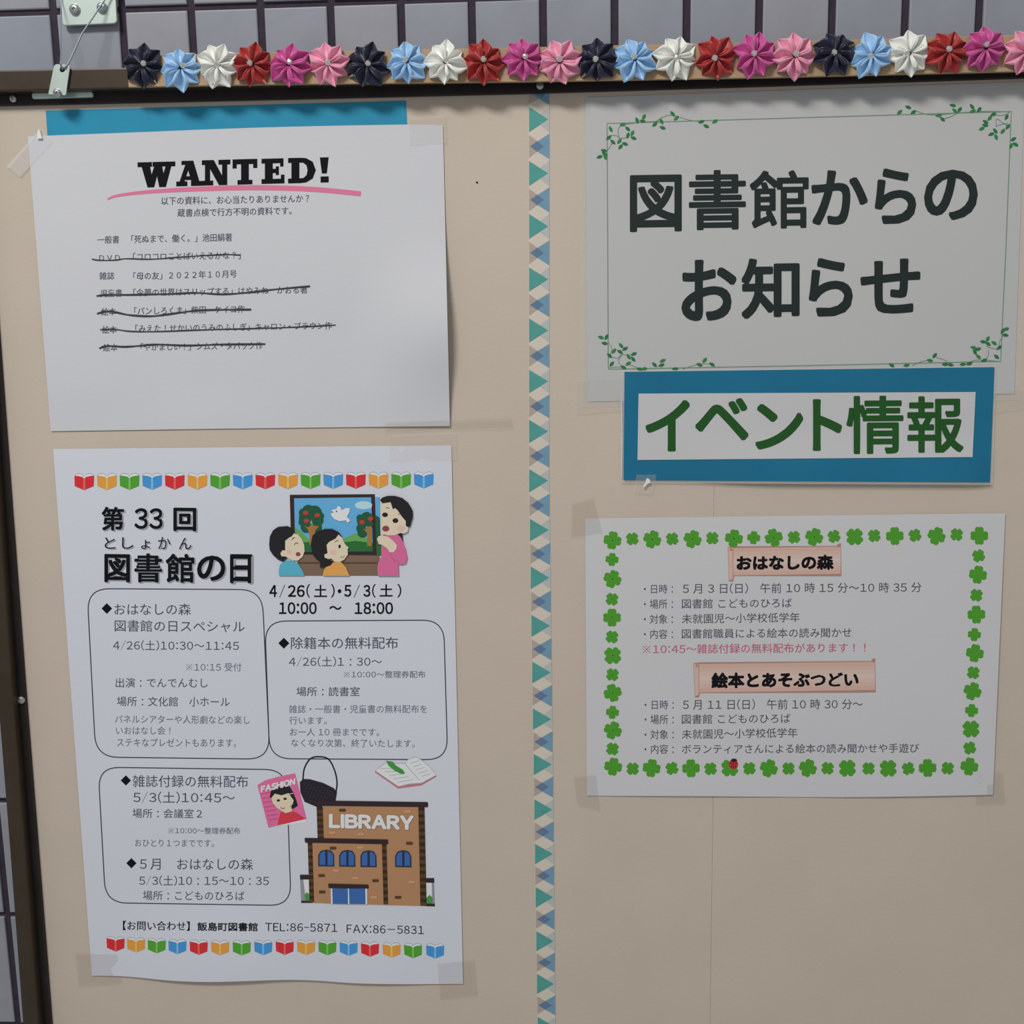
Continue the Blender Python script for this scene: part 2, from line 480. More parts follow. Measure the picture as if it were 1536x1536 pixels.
def tube(name, pts, r, m, parent=None, n=8):
    V, Fc = [], []
    P = [Vector(p) for p in pts]
    for i, p in enumerate(P):
        d = (P[min(i + 1, len(P) - 1)] - P[max(i - 1, 0)]).normalized()
        a = d.cross(Vector((0, 1, 0.001))).normalized(); b = d.cross(a).normalized()
        for k in range(n):
            t = 2 * math.pi * k / n
            V.append(p + (a * math.cos(t) + b * math.sin(t)) * r)
    for i in range(len(P) - 1):
        for k in range(n):
            Fc.append((i * n + k, i * n + (k + 1) % n, (i + 1) * n + (k + 1) % n, (i + 1) * n + k))
    Fc.append(list(range(n))[::-1]); Fc.append([len(V) - n + k for k in range(n)])
    return mesh(name, V, Fc, m, parent, smooth=True)
wire = thing('hanging_wire', 'thin twisted steel wire looped through the strap and running up past the bracket', 'wire')
def wpath(pp, n=40):
    out = []
    for (x0, y0, Y0), (x1, y1, Y1) in zip(pp, pp[1:]):
        for k in range(n): t = k / n; out.append((x0 + (x1 - x0) * t, y0 + (y1 - y0) * t, Y0 + (Y1 - Y0) * t))
    out.append(pp[-1]); return out
path = [(93.4, 105, -0.0130), (97, 101, -0.0160), (103, 95, -0.0140), (124, 49, -0.002), (157, 0, 0.008), (186, -45, 0.011)]
core = wpath(path)
for ph in (0, math.pi):                                      # two strands twisted round each other
    pts = []
    for i, (x, y, Y) in enumerate(core):
        p = Vector(at(x, y, Y)); t = ph + i * 0.9
        pts.append(p + Vector((math.cos(t), math.sin(t) * 0.6, 0)) * 0.00035)
    tube('wire_strand', pts, 0.00045, M_wire, wire, n=6)
tube('loose_wire', [at(x, y, Y) for x, y, Y in wpath([(93.4, 105, -0.0130), (90.5, 97, -0.0160), (91.5, 60, -0.004), (91.0, 0, 0.010), (90, -45, 0.011)], 6)], 0.0004, M_wire, wire, n=6)
settle(wire, at(93, 105, -0.0155))

# ---------------------------------------------------------------- lath and the row of ribbon flowers
lath = prism('flower_lath', [(191.5, 84), (380, 79), (780, 71), (1160, 62.5), (1536, 52), (1700, 48), (1700, 101), (1536, 106.5), (1160, 116), (780, 122.4), (380, 127), (192.5, 130.5)], -0.0155, -0.0126, M_lath, None, bevel=0.0004)
tag(lath, 'long tan wooden lath along the top rail that carries the ribbon flowers', 'lath')

FC = {'navy blue': (24, 25, 50), 'light blue': (146, 182, 224), 'ivory white': (224, 219, 207), 'dark red': (156, 38, 36), 'magenta': (184, 74, 138), 'pale pink': (216, 142, 166)}
def satin(name, rgb):
    m = mat('satin_' + name.replace(' ', '_'), rgb, rough=0.42, spec=0.4, sheen=0.35, bump=0.12, bscale=900)
    b = m.node_tree.nodes['Principled BSDF']
    b.inputs['Anisotropic'].default_value = 0.5
    return m
def petal_mesh(name, m, W=0.0049, Ln=0.0150, H=0.0056):
    nu, prof = 14, [(-0.55, 0.0), (-0.92, 0.35), (-1.0, 0.72), (-0.80, 1.0), (-0.52, 0.80), (-0.14, -0.05), (0.14, -0.05), (0.52, 0.80), (0.80, 1.0), (1.0, 0.72), (0.92, 0.35), (0.55, 0.0)]
    V, Fc = [], []
    for i in range(nu + 1):
        u = i / nu
        w = W * ((0.20 + 0.82 * min(1, u / 0.55) ** 0.8) if u < 0.55 else 1.04 * (1 - ((u - 0.55) / 0.45) ** 1.75) ** 0.95)
        if i == nu: w = 0.00015
        z = 0.0004 + 0.0012 * (1 - u); hh = H * (0.35 + 0.65 * math.sin(math.pi * (0.12 + 0.83 * u))) * (1 - 0.65 * u ** 6)
        for k, (px, pz) in enumerate(prof):
            V.append((px * w + 0.0011 * math.sin(math.pi * u) * pz, -(z + pz * hh), 0.0012 + (Ln - 0.0012) * u - 0.0012 * pz * u * (1 if u < .9 else 0.4)))
    n = len(prof)
    for i in range(nu):
        for k in range(n - 1):
            a = i * n + k; Fc.append((a, a + 1, a + n + 1, a + n))
        Fc.append((i * n + n - 1, i * n, (i + 1) * n, (i + 1) * n + n - 1))
    Fc.append(list(range(n))); Fc.append([nu * n + k for k in range(n)][::-1])
    me = bpy.data.meshes.new(name); me.from_pydata(V, [], Fc); me.materials.append(m)
    me.polygons.foreach_set('use_smooth', [True] * len(me.polygons)); me.update()
    bm = bmesh.new(); bm.from_mesh(me); bmesh.ops.recalc_face_normals(bm, faces=bm.faces); bm.to_mesh(me); bm.free()
    return me
def gem_mesh():
    bm = bmesh.new(); N = 8
    def ringv(r, y, off=0): return [bm.verts.new((r * math.cos(2 * math.pi * (k + off) / N), y, r * math.sin(2 * math.pi * (k + off) / N))) for k in range(N)]
    a, b, c, d = ringv(.0022, -.004), ringv(.0024, -.0052), ringv(.0019, -.0062, .5), ringv(.0011, -.0068)
    for p, q in ((a, b), (d, d)):
        if p is not q:
            for k in range(N): bm.faces.new((p[k], p[(k + 1) % N], q[(k + 1) % N], q[k]))
    for k in range(N):
        j = (k + 1) % N
        bm.faces.new((b[k], b[j], c[k])); bm.faces.new((b[j], c[j], c[k]))
        bm.faces.new((c[k], c[j], d[j])); bm.faces.new((c[k], d[j], d[k]))
    bm.faces.new(d); bm.faces.new(a[::-1])
    bmesh.ops.recalc_face_normals(bm, faces=bm.faces)
    me = bpy.data.meshes.new('rhinestone'); bm.to_mesh(me); bm.free()
    m = mat('rhinestone_silver', (216, 212, 206), rough=0.12, metal=0.85); me.materials.append(m)
    return me
GEM = gem_mesh()
PET = {c: petal_mesh('petal', satin(c, FC[c])) for c in FC}
cols = list(FC)
flowers = [(216, 99, 83), (272.3, 104, 93), (328.5, 98.5, 70), (380, 98, 82), (435.5, 99, 81), (494, 98, 58), (552, 98, 76), (610.5, 95.5, 98), (669, 96, 82), (725, 94.5, 86), (785.5, 90.5, 91), (839.4, 93, 63), (896, 90.5, 88), (952, 91.5, 66), (1012.6, 87.5, 78), (1073, 88, 100), (1131.5, 84.5, 74), (1190, 86, 90), (1250.5, 81, 68), (1306.5, 85, 64), (1361.5, 82, 97), (1418.5, 79, 72), (1474.5, 75, 90), (1535, 79, 70)]
nth = ['first', 'second', 'third', 'fourth']
seen = {c: 0 for c in cols}
proto = None
for i, (x, y, ph) in enumerate(flowers):
    c = cols[i % 6]
    lab = '%s satin ribbon flower, %s %s one from the left along the rail' % (c, nth[seen[c]], c.split()[-1])
    seen[c] += 1
    r = thing('ribbon_flower', lab, 'flower', 'satin ribbon flowers along the top rail')
    r.location = at(x, y, -0.0160)
    r.rotation_euler = (random.uniform(-.08, .12), 0, random.uniform(-.12, .12))
    for k in range(8):
        p = link('petal', PET[c], r)
        a = math.radians(ph + 45 * k - 90 + random.uniform(-5, 5))
        s = random.uniform(0.92, 1.1)
        p.rotation_mode = 'XYZ'; p.rotation_euler = (0, -a, 0)
        p.scale = (s * random.uniform(.95, 1.1), random.uniform(0.85, 1.2), s)
    g = link('rhinestone', GEM, r)
    g.location = (random.uniform(-.0006, .0006), 0.0002, random.uniform(0, .0016)); g.rotation_euler = (random.uniform(-.3, .3), random.uniform(0, 1.5), random.uniform(-.3, .3))
    g['label'] = 'small silver faceted gem'

# ---------------------------------------------------------------- the washi tape down the middle
def ramp(pts, y):
    for (x0, y0), (x1, y1) in zip(pts, pts[1:]):
        if y <= y1 or (x1, y1) == pts[-1]: return x0 + (x1 - x0) * (y - y0) / (y1 - y0)
TL = [(793, 140), (793.2, 721), (801, 1214), (805.3, 1500), (807, 1620)]
TR = [(824.2, 137), (824, 721), (830.4, 1214), (833, 1500), (834.5, 1620)]
washi = thing('washi_tape', 'patterned masking tape with teal and blue triangles running down the board middle', 'tape')
class Flat:                                                  # ink carrier on an upright plane
    def __init__(s, root, base): s.root, s.base = root, base
    def p(s, x, y, lift): return at(x, y, -(s.base + lift))
prism('tape_strip', [(793, 138.5), (824.2, 137.5)] + [(x, y) for x, y in TR[1:]] + [(x, y) for x, y in TL[:0:-1]], -0.00035, -0.00005, mat('washi_base', (198, 188, 174), rough=0.6), washi)
M_w1 = mat('washi_teal', (78, 146, 138), rough=0.6, noise=0.05, nscale=120); M_w2 = mat('washi_blue', (108, 142, 164), rough=0.6, noise=0.05, nscale=120)
M_w3 = mat('washi_pale', (170, 174, 172), rough=0.6); M_w4 = mat('washi_taupe', (166, 152, 142), rough=0.6); M_w5 = mat('washi_slate', (94, 114, 140), rough=0.6)
fl = Flat(washi, 0.00035); k1 = Ink(fl)
yg = [179, 260, 339.5, 419, 495.6, 572, 647, 721, 795, 866.6, 938.7, 1008.7, 1078.7, 1146.8, 1214.5, 1281, 1346, 1411.8, 1476, 1540, 1602]
yg = [98] + yg
lv0 = k1.lv
for a, b in zip(yg, yg[1:] + [1662]):
    h = 0.232 * (b - a)
    def lx(y): return ramp(TL, y) + 0.6
    def rx(y): return ramp(TR, y) - 0.4
    mb = (a + b) / 2
    if a > 150:
        k1.lv = lv0; k1.poly([(rx(a), a - h), (lx(a) + 6, a), (rx(a), a + h)], M_w3)
        k1.lv = lv0 + 0.00006; k1.poly([(lx(a), a - h), (rx(a) - 1.5, a), (lx(a), a + h)], M_w1)
    if mb - h > 140 or a < 150:
        t = max(mb - h, 139.5)
        if a < 150:
            k1.lv = lv0; k1.poly([(lx(t), t), (rx(t) - 7, mb + 6), (lx(t), mb + h * .9)], M_w4)
            k1.lv = lv0 + 0.00006; k1.poly([(rx(t), t), (lx(t), t), (rx(t), mb + h)], M_w2)
            k1.lv = lv0 + 0.00012; k1.poly([(rx(t) - 6, t), (lx(t) + 3, t), (rx(t) - 10, mb + 8)], M_w5)
        else:
            k1.lv = lv0; k1.poly([(lx(mb), mb - h * .9), (lx(mb) + 22, mb), (lx(mb), mb + h * .9)], M_w4)
            k1.lv = lv0 + 0.00006; k1.poly([(rx(mb), mb - h), (lx(mb) + 1, mb), (rx(mb), mb + h)], M_w2)
            k1.lv = lv0 + 0.00012; k1.poly([(lx(mb) + 2, mb), (lx(mb) + 12, mb - h * .42), (lx(mb) + 22, mb), (lx(mb) + 12, mb + h * .42)], M_w5)
k1.done('printed_triangles')
settle(washi, at(815, 840, 0.0))

# ================================================================ the papers
sm = lambda t: max(0.0, min(1.0, t)) ** 2 * (3 - 2 * max(0.0, min(1.0, t)))

# ---- narrow teal card behind the first notice
r = thing('teal_card', 'narrow teal card showing above the white WANTED notice', 'card')
Sheet(r, [(68.5, 166), (340, 158.5), (609, 151)], [(72, 215), (340, 209), (611, 200)], 0.0003, m=M_teal, nx=20, ny=3)
settle(r, at(340, 200, 0))

# ---- WANTED notice
r = thing('notice', 'white WANTED notice with a crossed-out list, upper left of the board', 'notice')
def h_w(x, y):
    return 0.0105 * sm((x - 520) / 160) * math.exp(-((y - 492) / 95) ** 2) + 0.0006 * math.sin(x / 70.0) * sm((y - 260) / 200) * sm((640 - y) / 60) + 0.0004
sh = Sheet(r, [(41.7, 204.5), (190, 199.0), (400, 191.0), (610, 186.8), (664.3, 188)], [(76, 646.8), (300, 643.5), (500, 641), (674.8, 639)], 0.0005, h_w, m=M_wanted, nx=60, ny=40)
# slab-serif capitals, in units of cap height 10; every letter is a set of strokes
SLAB = {
 'W': (13.5, [[(0, 10), (5.2, 10), (5.2, 8.1), (0, 8.1)], [(1.0, 10), (4.2, 10), (6.0, 0), (3.6, 0)], [(3.6, 0), (6.0, 0), (8.0, 8.6), (6.1, 8.6)], [(6.0, 10), (8.6, 10), (10.2, 0), (7.8, 0)], [(7.8, 0), (10.2, 0), (12.6, 10), (10.6, 10)], [(8.6, 10), (13.6, 10), (13.6, 8.1), (8.6, 8.1)], [(5.4, 10), (8.4, 10), (8.4, 8.1), (5.4, 8.1)]]),
 'A': (10.2, [[(0, 0), (4.3, 0), (4.3, 1.9), (0, 1.9)], [(5.7, 0), (10.3, 0), (10.3, 1.9), (5.7, 1.9)], [(1.0, 1), (2.9, 1), (5.6, 9), (4.0, 10)], [(6.0, 1), (9.2, 1), (6.6, 10), (3.6, 10)], [(2.6, 3.9), (7.0, 3.9), (7.0, 2.4), (2.4, 2.4)], [(2.0, 10), (6.6, 10), (6.6, 8.4), (2.0, 8.4)]]),
 'N': (11.0, [[(0, 0), (4.4, 0), (4.4, 1.9), (0, 1.9)], [(0, 10), (4.2, 10), (4.2, 8.1), (0, 8.1)], [(1.2, 0), (3.2, 0), (3.2, 10), (1.2, 10)], [(1.3, 10), (4.6, 10), (9.8, 0), (6.6, 0)], [(7.8, 10), (9.8, 10), (9.8, 0), (7.8, 0)], [(6.4, 10), (11.0, 10), (11.0, 8.1), (6.4, 8.1)]]),
 'T': (9.6, [[(0, 10), (9.6, 10), (9.6, 8.0), (0, 8.0)], [(0, 8.2), (1.6, 8.2), (1.6, 6.4), (0, 6.4)], [(8.0, 8.2), (9.6, 8.2), (9.6, 6.4), (8.0, 6.4)], [(3.3, 9), (6.3, 9), (6.3, 0), (3.3, 0)], [(1.9, 0), (7.7, 0), (7.7, 1.8), (1.9, 1.8)]]),
 'E': (9.0, [[(0, 0), (9.0, 0), (9.0, 1.9), (0, 1.9)], [(0, 10), (8.6, 10), (8.6, 8.1), (0, 8.1)], [(1.3, 0), (4.4, 0), (4.4, 10), (1.3, 10)], [(4.2, 5.9), (6.6, 5.9), (6.6, 4.2), (4.2, 4.2)], [(5.6, 6.8), (6.8, 6.8), (6.8, 3.4), (5.6, 3.4)], [(7.3, 10), (8.6, 10), (8.6, 6.7), (7.3, 6.7)], [(7.6, 0), (9.0, 0), (9.0, 3.5), (7.6, 3.5)]]),
 'D': (10.8, [[(0, 0), (5.0, 0), (5.0, 1.9), (0, 1.9)], [(0, 10), (5.0, 10), (5.0, 8.1), (0, 8.1)], [(1.3, 0), (4.4, 0), (4.4, 10), (1.3, 10)], [(4.6, 10), (7.0, 9.8), (6.0, 8.0), (4.6, 8.1)], [(7.0, 9.8), (9.6, 8.3), (7.2, 6.9), (6.0, 8.0)], [(9.6, 8.3), (10.8, 5), (7.6, 5), (7.2, 6.9)], [(10.8, 5), (9.6, 1.7), (7.2, 3.1), (7.6, 5)], [(9.6, 1.7), (7.0, 0.2), (6.0, 2.0), (7.2, 3.1)], [(7.0, 0.2), (4.6, 0), (4.6, 1.9), (6.0, 2.0)]]),
 '!': (3.6, [[(0, 10), (3.4, 10), (2.7, 3.6), (0.8, 3.6)], [(0.3, 0), (3.4, 0), (3.4, 2.4), (0.3, 2.4)]])}
c5 = crop(120, 200, 3.339)
k = Ink(sh)
for ch, xa, xb, yt, yb in (('W', 288, 476, 143, 270), ('A', 482, 614, 137, 264), ('N', 610, 753, 133, 260), ('T', 764, 888, 129, 256), ('E', 909, 1024, 126, 252), ('D', 1042, 1181, 122, 249), ('!', 1201, 1248, 120, 246)):
    w, strokes = SLAB[ch]
    for st in strokes:
        P = []
        for u, v in st:
            X = xa + (xb - xa) * u / w
            P.append((X, yb - (yb - yt) * v / 10 - (X - (xa + xb) / 2) * 0.026))
        k.poly(c5(*[q for p in P for q in p]), M_ink)
k.done('heading_text')
k = Ink(sh)
pts = smooth_line(c5(138, 331, 180, 314, 300, 297, 480, 284, 700, 275, 900, 272, 1100, 277, 1250, 287, 1407, 303), 4)
k.stroke(pts, [min(7.6, 2.6 + 0.32 * i) for i in range(len(pts))], M_pinkline).done('pink_underline', label='curved pink underline')
k = Ink(sh)
TW = 0.008
k.text('以下の資料に、お心当たりありませんか？', 242, 463.5, 307.5, 12, M_soft, 303.5, TW)
k.text('蔵書点検で行方不明の資料です。', 266, 437.5, 325.5, 12, M_soft, 322, TW)
for a in (('一般書', 146, 178.7, 365.6, 11.5, 364.8), ('「死ぬまで、働く。」池田絹著', 197, 348, 364.8, 12, 361.8), ('ＤＶＤ', 149, 180, 390.9, 8, 390.6),
          ('「コロコロことばいえるかな？」', 199.5, 361, 391, 11.5, 388.5), ('雑誌', 149, 171.5, 419.6, 11.5, 419.2), ('「母の友」２０２２年１０月号', 200, 355, 420, 11.5, 416.4),
          ('児童書', 150.7, 183, 445.8, 11.5, 445), ('「今夢の世界はスリップする」はやみね　かおる著', 200, 461, 444.8, 11.5, 440.2), ('絵本', 152, 173.6, 473.4, 11.5, 473),
          ('「パンしろくま」柴田　ケイコ作', 201.4, 367, 472.4, 11.5, 469.2), ('絵本', 153.3, 175, 500.4, 11.5, 500), ('「みえた！せかいのうみのふしぎ」キャロン・ブラウン作', 203, 498, 498.6, 11.5, 494),
          ('絵本', 154.6, 176.4, 527.2, 11.5, 526.6), ('「やかましい！」シムズ・タバック作', 211, 394, 526.4, 11.5, 523.8)):
    k.text(a[0], a[1], a[2], a[3], a[4], M_soft, a[5], TW)
k.done('body_text')
c6 = crop(120, 340, 3.746)
for pts, w in ((c6(65, 182, 110, 189, 200, 188, 260, 180, 400, 183, 550, 172, 700, 162, 830, 157, 902, 160), 2.0),
               (c6(92, 390, 150, 384, 300, 383, 500, 378, 650, 372, 800, 380, 950, 370, 1100, 352, 1292, 335), 2.8),
               (c6(95, 490, 140, 477, 190, 479, 280, 497, 400, 503, 500, 492, 650, 472, 800, 467, 962, 466), 3.0),
               (c6(112, 579, 200, 578, 280, 588, 420, 590, 700, 580, 950, 573, 1200, 565, 1437, 553), 2.2),
               (c6(108, 685, 150, 671, 250, 675, 330, 670, 430, 662, 600, 668, 800, 662, 1042, 660), 2.9)):
    k = Ink(sh); k.up(0.0001)
    q = smooth_line(pts, 6)
    k.stroke(q, [w * (0.75 + 0.35 * abs(math.sin(i * .37))) for i in range(len(q))], M_pen).done('strike_line')
settle(r, at(360, 640, 0))

# ---- the large festival poster
r = thing('poster', 'tall bluish-white library day poster bordered by rows of small coloured books', 'poster')
def h_p(x, y):
    return 0.0005 + 0.0035 * math.exp(-((x - 330) / 120) ** 2) * sm((y - 1330) / 140) + 0.002 * math.exp(-((x - 560) / 80) ** 2) * sm((y - 1360) / 110) + 0.0004 * math.sin(y / 90.0) * sm((x - 80) / 100) * sm((690 - x) / 60)
sh = Sheet(r, [(79.7, 673.5), (677, 668)], [(137.9, 1463.5), (190, 1464.8), (256, 1471), (308, 1473), (360, 1472), (420, 1470), (468, 1470.6), (535, 1475), (601, 1476.2), (650, 1476), (694.6, 1475.8)], 0.0004, h_p, m=M_poster, nx=60, ny=60)
BC = [((202, 44, 50), (224, 96, 96)), ((222, 148, 60), (232, 178, 112)), ((76, 152, 46), (120, 180, 92)), ((66, 140, 200), (120, 176, 218))]
BM = [(mat('book_print_%d' % i, a), mat('book_spine_print_%d' % i, b)) for i, (a, b) in enumerate(BC)]
BN = ['red', 'orange', 'green', 'blue']
M_bookline = mat('book_page_print', (224, 224, 230)); M_bookedge = mat('book_edge_print', (150, 160, 170))
def book(cx, cy, w, h, i, tilt):
    k = Ink(sh); T = lambda *p: [(cx + p[j] * w + 0, cy + p[j + 1] * h + tilt * p[j] * w) for j in range(0, len(p), 2)]
    a, b = BM[i]
    k.poly(T(-.47, -.42, -.30, -.52, -.10, -.46, 0, -.34, .10, -.46, .30, -.52, .47, -.42, .47, -.30, .1, -.30, 0, -.2, -.1, -.30, -.47, -.30), M_bookedge)
    k.up().poly(T(-.44, -.40, -.30, -.48, -.10, -.42, 0, -.30, .10, -.42, .30, -.48, .44, -.40, .44, -.28, .1, -.26, 0, -.16, -.1, -.26, -.44, -.28), M_bookline)
    k.up().poly(T(-.50, -.36, -.28, -.34, -.08, -.28, 0, -.18, 0, .50, -.12, .44, -.48, .26), a)
    k.poly(T(.50, -.36, .48, .26, .12, .44, 0, .50, 0, -.18, .08, -.28, .28, -.34), a)
    k.up().poly(T(-.05, -.22, 0, -.16, .05, -.22, .06, .46, 0, .50, -.06, .46), b)
    k.done('printed_book', label='%s open book in the printed border' % BN[i])
for i in range(16):
    t = i / 15; book(126.3 + 509.3 * t, 722.6 - 2.6 * t, 29.5, 25, i % 4, -0.004)
bx = [173.3, 204, 235, 266, 298, 330, 362.5, 394.8, 427, 459, 491, 522.8, 554.9, 587.4, 619.5, 652.7]
by = [1416, 1417.4, 1418.7, 1420, 1421, 1421.6, 1421.8, 1421.4, 1421, 1421.2, 1421.6, 1422.4, 1423.8, 1425, 1426, 1426.6]
for i in range(16): book(bx[i], by[i], 27, 22.5, i % 4, 0.02)

k = Ink(sh)                                                  # headings with their printed grey drop shadow
heads = [('第', 152.3, 186, 795.2, 34.5, 795.4, .028), ('33', 201.5, 244, 793, 30.5, 793.2, .018), ('回', 260, 294.5, 796, 34, 796.4, .03),
         ('と', 157, 173, 823, 17, 823, .0), ('し', 183, 200, 823, 17, 823, .0), ('ょ', 211.5, 225, 823.4, 13.5, 823.4, .0), ('か', 237, 255.5, 823.5, 18, 823.5, .0), ('ん', 268.5, 287, 824, 17.5, 824, .0),
         ('図', 156.5, 195, 872.5, 41, 873, .026), ('書', 201.5, 243, 873, 42.5, 873.3, .024), ('館', 248.5, 291.5, 873.5, 42.5, 873.8, .024), ('の', 295.5, 338, 871, 37, 871, .026), ('日', 345, 378.5, 874, 42, 874.3, .034)]
for b, x0, x1, y0, h, y1, w in heads: k.text(b, x0, x1, y0, h, M_shadowink, y1, w, res=4, shift=(2.0, 1.6))
k.up()
for b, x0, x1, y0, h, y1, w in heads: k.text(b, x0, x1, y0, h, M_ink, y1, w, res=4)
k.done('heading_text')
k = Ink(sh)
for b, x0, x1, y0, h, w in (('4', 404, 415.5, 895.3, 17.5, .018), ('/', 419, 427.5, 896.5, 19.5, .01), ('26', 431.8, 457, 895.3, 17.5, .018), ('(', 459.5, 465, 896.5, 20.5, .012), ('土', 471, 490.5, 895.3, 18, .016), (')', 496.5, 502, 896.5, 20.5, .012), ('・', 506.5, 512, 889.5, 5.5, .02),
                            ('5', 516.3, 527, 895, 17.5, .018), ('/', 530.5, 539.5, 896.5, 19.5, .01), ('3', 545, 555.5, 895, 17.5, .018), ('(', 558, 563.5, 896.5, 20.5, .012), ('土', 569.5, 589, 894.6, 18, .016), (')', 596, 602, 896.3, 20.5, .012),
                            ('10:00', 418.5, 475, 921, 17.5, .018), ('～', 494, 512, 914.5, 5.5, .02), ('18:00', 532, 589.5, 921, 17.5, .018)):
    k.text(b, x0, x1, y0, h, M_ink, weight=w, res=3)
k.done('date_text')

c1, c2, c3 = crop(110, 870, 5.12), crop(390, 920, 4.955), crop(130, 1140, 4.8)
for pts, rr in ((c1(105, 66, 1450, 74, 1510, 1376, 172, 1360), 34), (c2(36, 58, 1365, 50, 1395, 1088, 72, 1080), 32), (c3(82, 52, 1438, 70, 1472, 1048, 136, 1028), 32)):
    k = Ink(sh); k.stroke(roundpoly(pts, rr, 8), 1.5, M_pen, close=True).done('rounded_box', label='thin rounded outline around a text block')
for c, x, y, q in ((c1, 257, 219, 41), (c2, 177, 222, 41), (c3, 282, 147, 37), (c3, 322, 743, 37)): k = Ink(sh); k.poly(c(x - q, y, x, y + q, x + q, y, x, y - q), M_ink).done('diamond_bullet')
lines = []
for a in (('おはなしの森', 171.5, 286.3, 922.6, 17.5, 922.8, 0), ('図書館の日スペシャル', 172, 367, 947.4, 17.5, 948.6, 0), ('4/26(土)10:30～11:45', 169.6, 358.4, 975.6, 15.5, 976.4, -.004),
          ('出演：でんでんむし', 173.5, 311.5, 1031.2, 14.5, 1031.6, -.003), ('場所：文化館　小ホール', 175.4, 344.6, 1059.2, 14.5, 1060, -.003), 
          ('除籍本の無料配布', 436.4, 597, 973.6, 18, 973.2, .002), ('4/26(土)1：30～', 433.4, 572.8, 1000.2, 15.5, 1000, -.004), ('場所：読書室', 444.5, 539.5, 1044.3, 14, 1044.3, .002),
          ('雑誌付録の無料配布', 199, 372, 1180.6, 18, 1181.4, 0), ('5/3(土)10:45～', 199.8, 352, 1204.6, 17.5, 1205.4, -.004), ('場所：会議室２', 198.7, 303, 1226.8, 14, 1227.6, 0),
          ('５月　おはなしの森', 209.8, 379.4, 1304.6, 17.5, 1305.4, 0), ('5/3(土)10：15～10：35', 208.7, 403.4, 1328.6, 15.5, 1329, -.004), ('場所：こどものひろば', 214.4, 366.8, 1350.2, 14, 1351, 0)):
    lines.append((a, M_soft))
for a in (('※10:15 受付', 279, 362, 1006.8, 12.5, 1007, 0), ('パネルシアターや人形劇などの楽し', 172.5, 374.6, 1084.8, 12.5, 1086.4, 0), ('いおはなし会！', 174, 255.5, 1101.8, 12, 1102, 0), ('ステキなプレゼントもあります。', 175.4, 354.2, 1119.8, 12.5, 1120.6, 0),
          ('※10:00～整理券配布', 515.5, 638, 1016.8, 10.5, 1016.8, .004), ('雑誌・一般書・児童書の無料配布を', 433.4, 640.4, 1069.8, 12.3, 1069.6, 0), ('行います。', 434, 490, 1086.6, 11.8, 1086.8, 0), ('お一人 10 冊までです。', 434.8, 568.6, 1103.9, 11.8, 1104.2, 0), ('なくなり次第、終了いたします。', 436.8, 622, 1120.2, 12, 1121.4, 0),
          ('※10:00～整理券配布', 252.5, 360.2, 1250.6, 9.6, 1251, .004), ('おひとり１つまでです。', 202.5, 320.8, 1269.8, 11, 1270.6, 0)):
    lines.append((a, M_faint))
for inside in (lambda x, y: y < 1150 and x < 400, lambda x, y: y < 1150 and x > 400, lambda x, y: 1150 < y < 1280, lambda x, y: y > 1280):
    k = Ink(sh)
    for a, m_ in lines:
        if inside(a[1], a[3]): k.text(a[0], a[1], a[2], a[3], a[4], m_, a[5], a[6])
    k.done('text_block')
k = Ink(sh)
k.text('【お問い合わせ】', 184.4, 284.6, 1395.2, 14, M_ink, 1396.2, .01)
k.text('飯島町図書館', 295.8, 386.5, 1396.2, 12.8, M_ink, 1397, .018)
k.text('TEL:86-5871', 397.7, 506, 1396.6, 12.4, M_ink, 1398, 0)
k.text('FAX:86－5831', 520, 635.8, 1399.2, 12.4, M_ink, 1401.4, 0)
k.done('contact_text')

# the printed pictures on the poster
P_ = lambda n, c: mat('print_' + n, c)
k = Ink(sh); c = crop(400, 730, 6.4)
brn, brn2, drk = P_('bench', (120, 98, 80)), P_('bench_line', (88, 66, 52)), P_('frame', (52, 38, 36))
sky, gd, gl, tr, tr2 = P_('sky', (96, 164, 208)), P_('grass', (40, 104, 52)), P_('hill', (100, 160, 88)), P_('tree', (34, 84, 56)), P_('trunk', (160, 112, 58))
skin, hair, cy_, orr, pk, pk2 = P_('skin', (226, 198, 172)), P_('hair', (32, 30, 34)), P_('cyan_shirt', (84, 168, 190)), P_('orange_shirt', (216, 156, 84)), P_('pink_dress', (206, 102, 146)), P_('pink_dark', (188, 86, 132))
apple, mouth, blush, whi, cl = P_('apple', (176, 62, 54)), P_('mouth', (140, 66, 66)), P_('blush', (226, 180, 172)), M_white, P_('cloud', (176, 206, 222))
k.poly(c(290, 640, 1085, 640, 1085, 856, 300, 856), brn).up().poly(c(300, 724, 1080, 724, 1080, 740, 300, 740), brn2)
k.poly(c(1030, 98, 1086, 100, 1096, 660, 1040, 660), sky).up().poly(c(1040, 268, 1086, 300, 1096, 560, 1050, 500), tr).poly(c(1052, 500, 1100, 500, 1100, 662, 1056, 662), gd)
k.poly(c(222, 78, 1038, 72, 1060, 660, 236, 650), drk)
k.up().poly(c(263, 112, 1003, 102, 1020, 622, 276, 628), sky)
k.up().poly(c(272, 390, 330, 430, 420, 520, 560, 560, 700, 520, 850, 445, 960, 500, 1016, 540, 1019, 590, 276, 600), gl)
k.poly(ellipse(*c(930, 178)[0], 13, 6), cl).poly(c(852, 190, 1004, 170, 1006, 208, 870, 208), cl)
k.up().poly(c(276, 540, 420, 530, 700, 540, 850, 520, 1017, 540, 1020, 622, 276, 628), gd)
